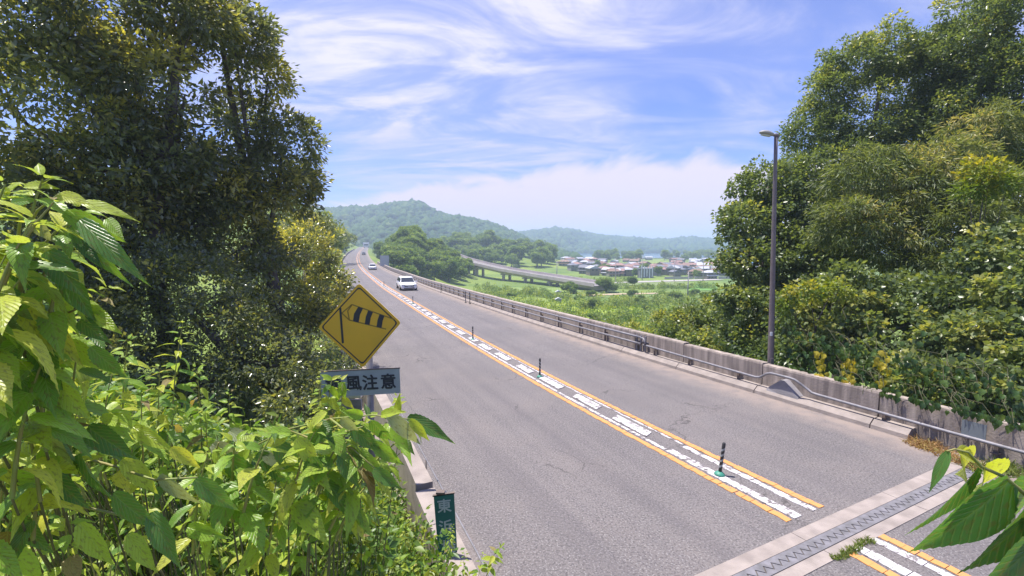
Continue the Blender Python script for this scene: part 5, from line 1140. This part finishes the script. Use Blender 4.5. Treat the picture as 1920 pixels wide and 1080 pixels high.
blades('grass_tufts', 'short grass growing along the near edge of the expansion joint', cs_, .07, gm, 3, 40, .06)
cs_ = []
for px, py in [(1712, 832), (1722, 836), (1732, 840), (1745, 842), (1728, 830), (1740, 833), (1760, 850), (1770, 852), (1785, 862), (1800, 868), (1815, 872), (1840, 880), (1750, 838)]:
    p = G(px, py); cs_.append(p)
blades('dead_weeds', 'rust-brown dead weeds at the foot of the right parapet', cs_, .22, dm, 4, 60, .22, 'weeds', .9)
cs_ = [G(px, py) for px, py in [(1830, 880), (1860, 888), (1890, 885), (1905, 890), (1870, 878)]]
blades('verge_weeds', 'green weeds on the gravel verge behind the hanging branch', cs_, .3, gm, 5, 60, .25, 'weeds', .9)
# scrub in uneven lines across the meadow
c = []
for x0, y0, x1, y1, n0, wd in ((1085, 577, 1240, 571, 300, 5), (890, 541, 1070, 561, 260, 4), (1150, 541, 1340, 540, 240, 2), (880, 560, 1010, 549, 160, 4), (940, 575, 1080, 592, 120, 8), (1120, 604, 1240, 600, 140, 8), (1230, 560, 1330, 575, 240, 10), (1040, 530, 1180, 528, 120, 1.5)):
    for _ in range(n0):
        u = rng.random(); clump = .5 + .5 * math.sin(u * 23 + x0) * math.sin(u * 9 + y0)
        p = G(x0 + (x1 - x0) * u, y0 + (y1 - y0) * u + rng.normal() * wd * .5, -12); c.append((p.x, p.y, ground(p.x, p.y) + rng.random() * (.5 + 2.4 * clump)))
c = np.array(c); V, Fa, tt = leaves(c, rng.random(len(c)), 26, .9, .5, .3, .6, .0, seed=78, flat=.7)
tag(link('meadow_scrub', fast_mesh('meadow_scrub', V, Fa, leaf_mat('scrub_leaves', [(0, (.08, .15, .03)), (.5, (.17, .25, .045)), (1, (.30, .36, .09))], .35, .6), tt)), 'uneven green scrub and hedges crossing the valley meadow', 'scrub', kind='stuff')
# grass in the meadow
c = []
for _ in range(900):
    px = rng.uniform(880, 1300); py = rng.uniform(548, 640); p = G(px, py, -12); c.append((p.x, p.y, ground(p.x, p.y) + .2))
c = np.array(c); V, Fa, tt = leaves(c, rng.random(len(c)), 16, 1.3, .9, .35, .5, -.6, seed=77, flat=.3)
tag(link('meadow_grass', fast_mesh('meadow_grass', V, Fa, leaf_mat('meadow_blades', [(0, (.10, .18, .02)), (.5, (.20, .28, .03)), (1, (.32, .36, .05))], .4, .7), tt)), 'tall rough grass covering the valley meadow', 'grass', kind='stuff')
# ------------------------------------------------------------------ haze
def haze():
    m = bpy.data.materials.new('haze_air'); m.use_nodes = True; nt = m.node_tree; nt.nodes.clear(); out = nt.nodes.new('ShaderNodeOutputMaterial'); v = nt.nodes.new('ShaderNodeVolumePrincipled')
    v.inputs['Color'].default_value = (.66, .80, 1, 1); v.inputs['Density'].default_value = (.0006); v.inputs['Anisotropy'].default_value = .2; nt.links.new(v.outputs[0], out.inputs['Volume'])
    o = MB().box((500, 2070, 49), (4600, 4400, 134)).build('haze', m); tag(o, kind='stuff')
haze()
# ------------------------------------------------------------------ past about 300 leaves on one plant, the smallest in view are joined into one part
def join_small_leaves():
    lm = leaf_mat('small_shrub_leaf', [(0, (.07, .16, .03)), (.3, (.16, .30, .04)), (.65, (.29, .43, .05)), (1, (.48, .50, .07))], .42, .38, .5, under=(.20, .25, .13))
    groups = {}
    for o in bpy.data.objects:
        if o.parent and o.parent.type == 'EMPTY' and o.type == 'MESH' and o.name.startswith('leaf') and o.parent.get('category') in ('shrub', 'branch', 'vine'): groups.setdefault(o.parent, []).append(o)
    r = np.random.default_rng(8)
    for t, ls in groups.items():
        if len(ls) <= 290: continue
        def size(o):
            m = o.matrix_local; L_ = m.col[1].length; w = t.location + m.translation; return L_ / max(w.y, .3) * (1 if abs((960 + F * w.x / max(w.y, .3)) - 960) < 980 and HOR - F * (w.z - CAMZ) / max(w.y, .3) < 1100 else .2)
        ls.sort(key=size, reverse=True); rest = ls[285:]; Vs = []; Fs = []; T = []; n = 0
        for o in rest:
            me = o.data; co = np.empty(len(me.vertices) * 3, dtype=np.float32); me.vertices.foreach_get('co', co); co = co.reshape(-1, 3); M_ = np.array(o.matrix_local); co = co @ M_[:3, :3].T + M_[:3, 3]
            vi = np.empty(len(me.loops), dtype=np.int32); me.loops.foreach_get('vertex_index', vi); fq = vi.reshape(-1, 4)
            Vs.append(co); Fs.append(fq + n); n += len(co); T.append(np.full(len(fq), r.random()))
        bpy.data.batch_remove(rest)
        m = link('leaf_mass', fast_mesh('leaf_mass', np.concatenate(Vs), np.concatenate(Fs), lm, np.concatenate(T), smooth=True), t); m['kind'] = 'stuff'
join_small_leaves()
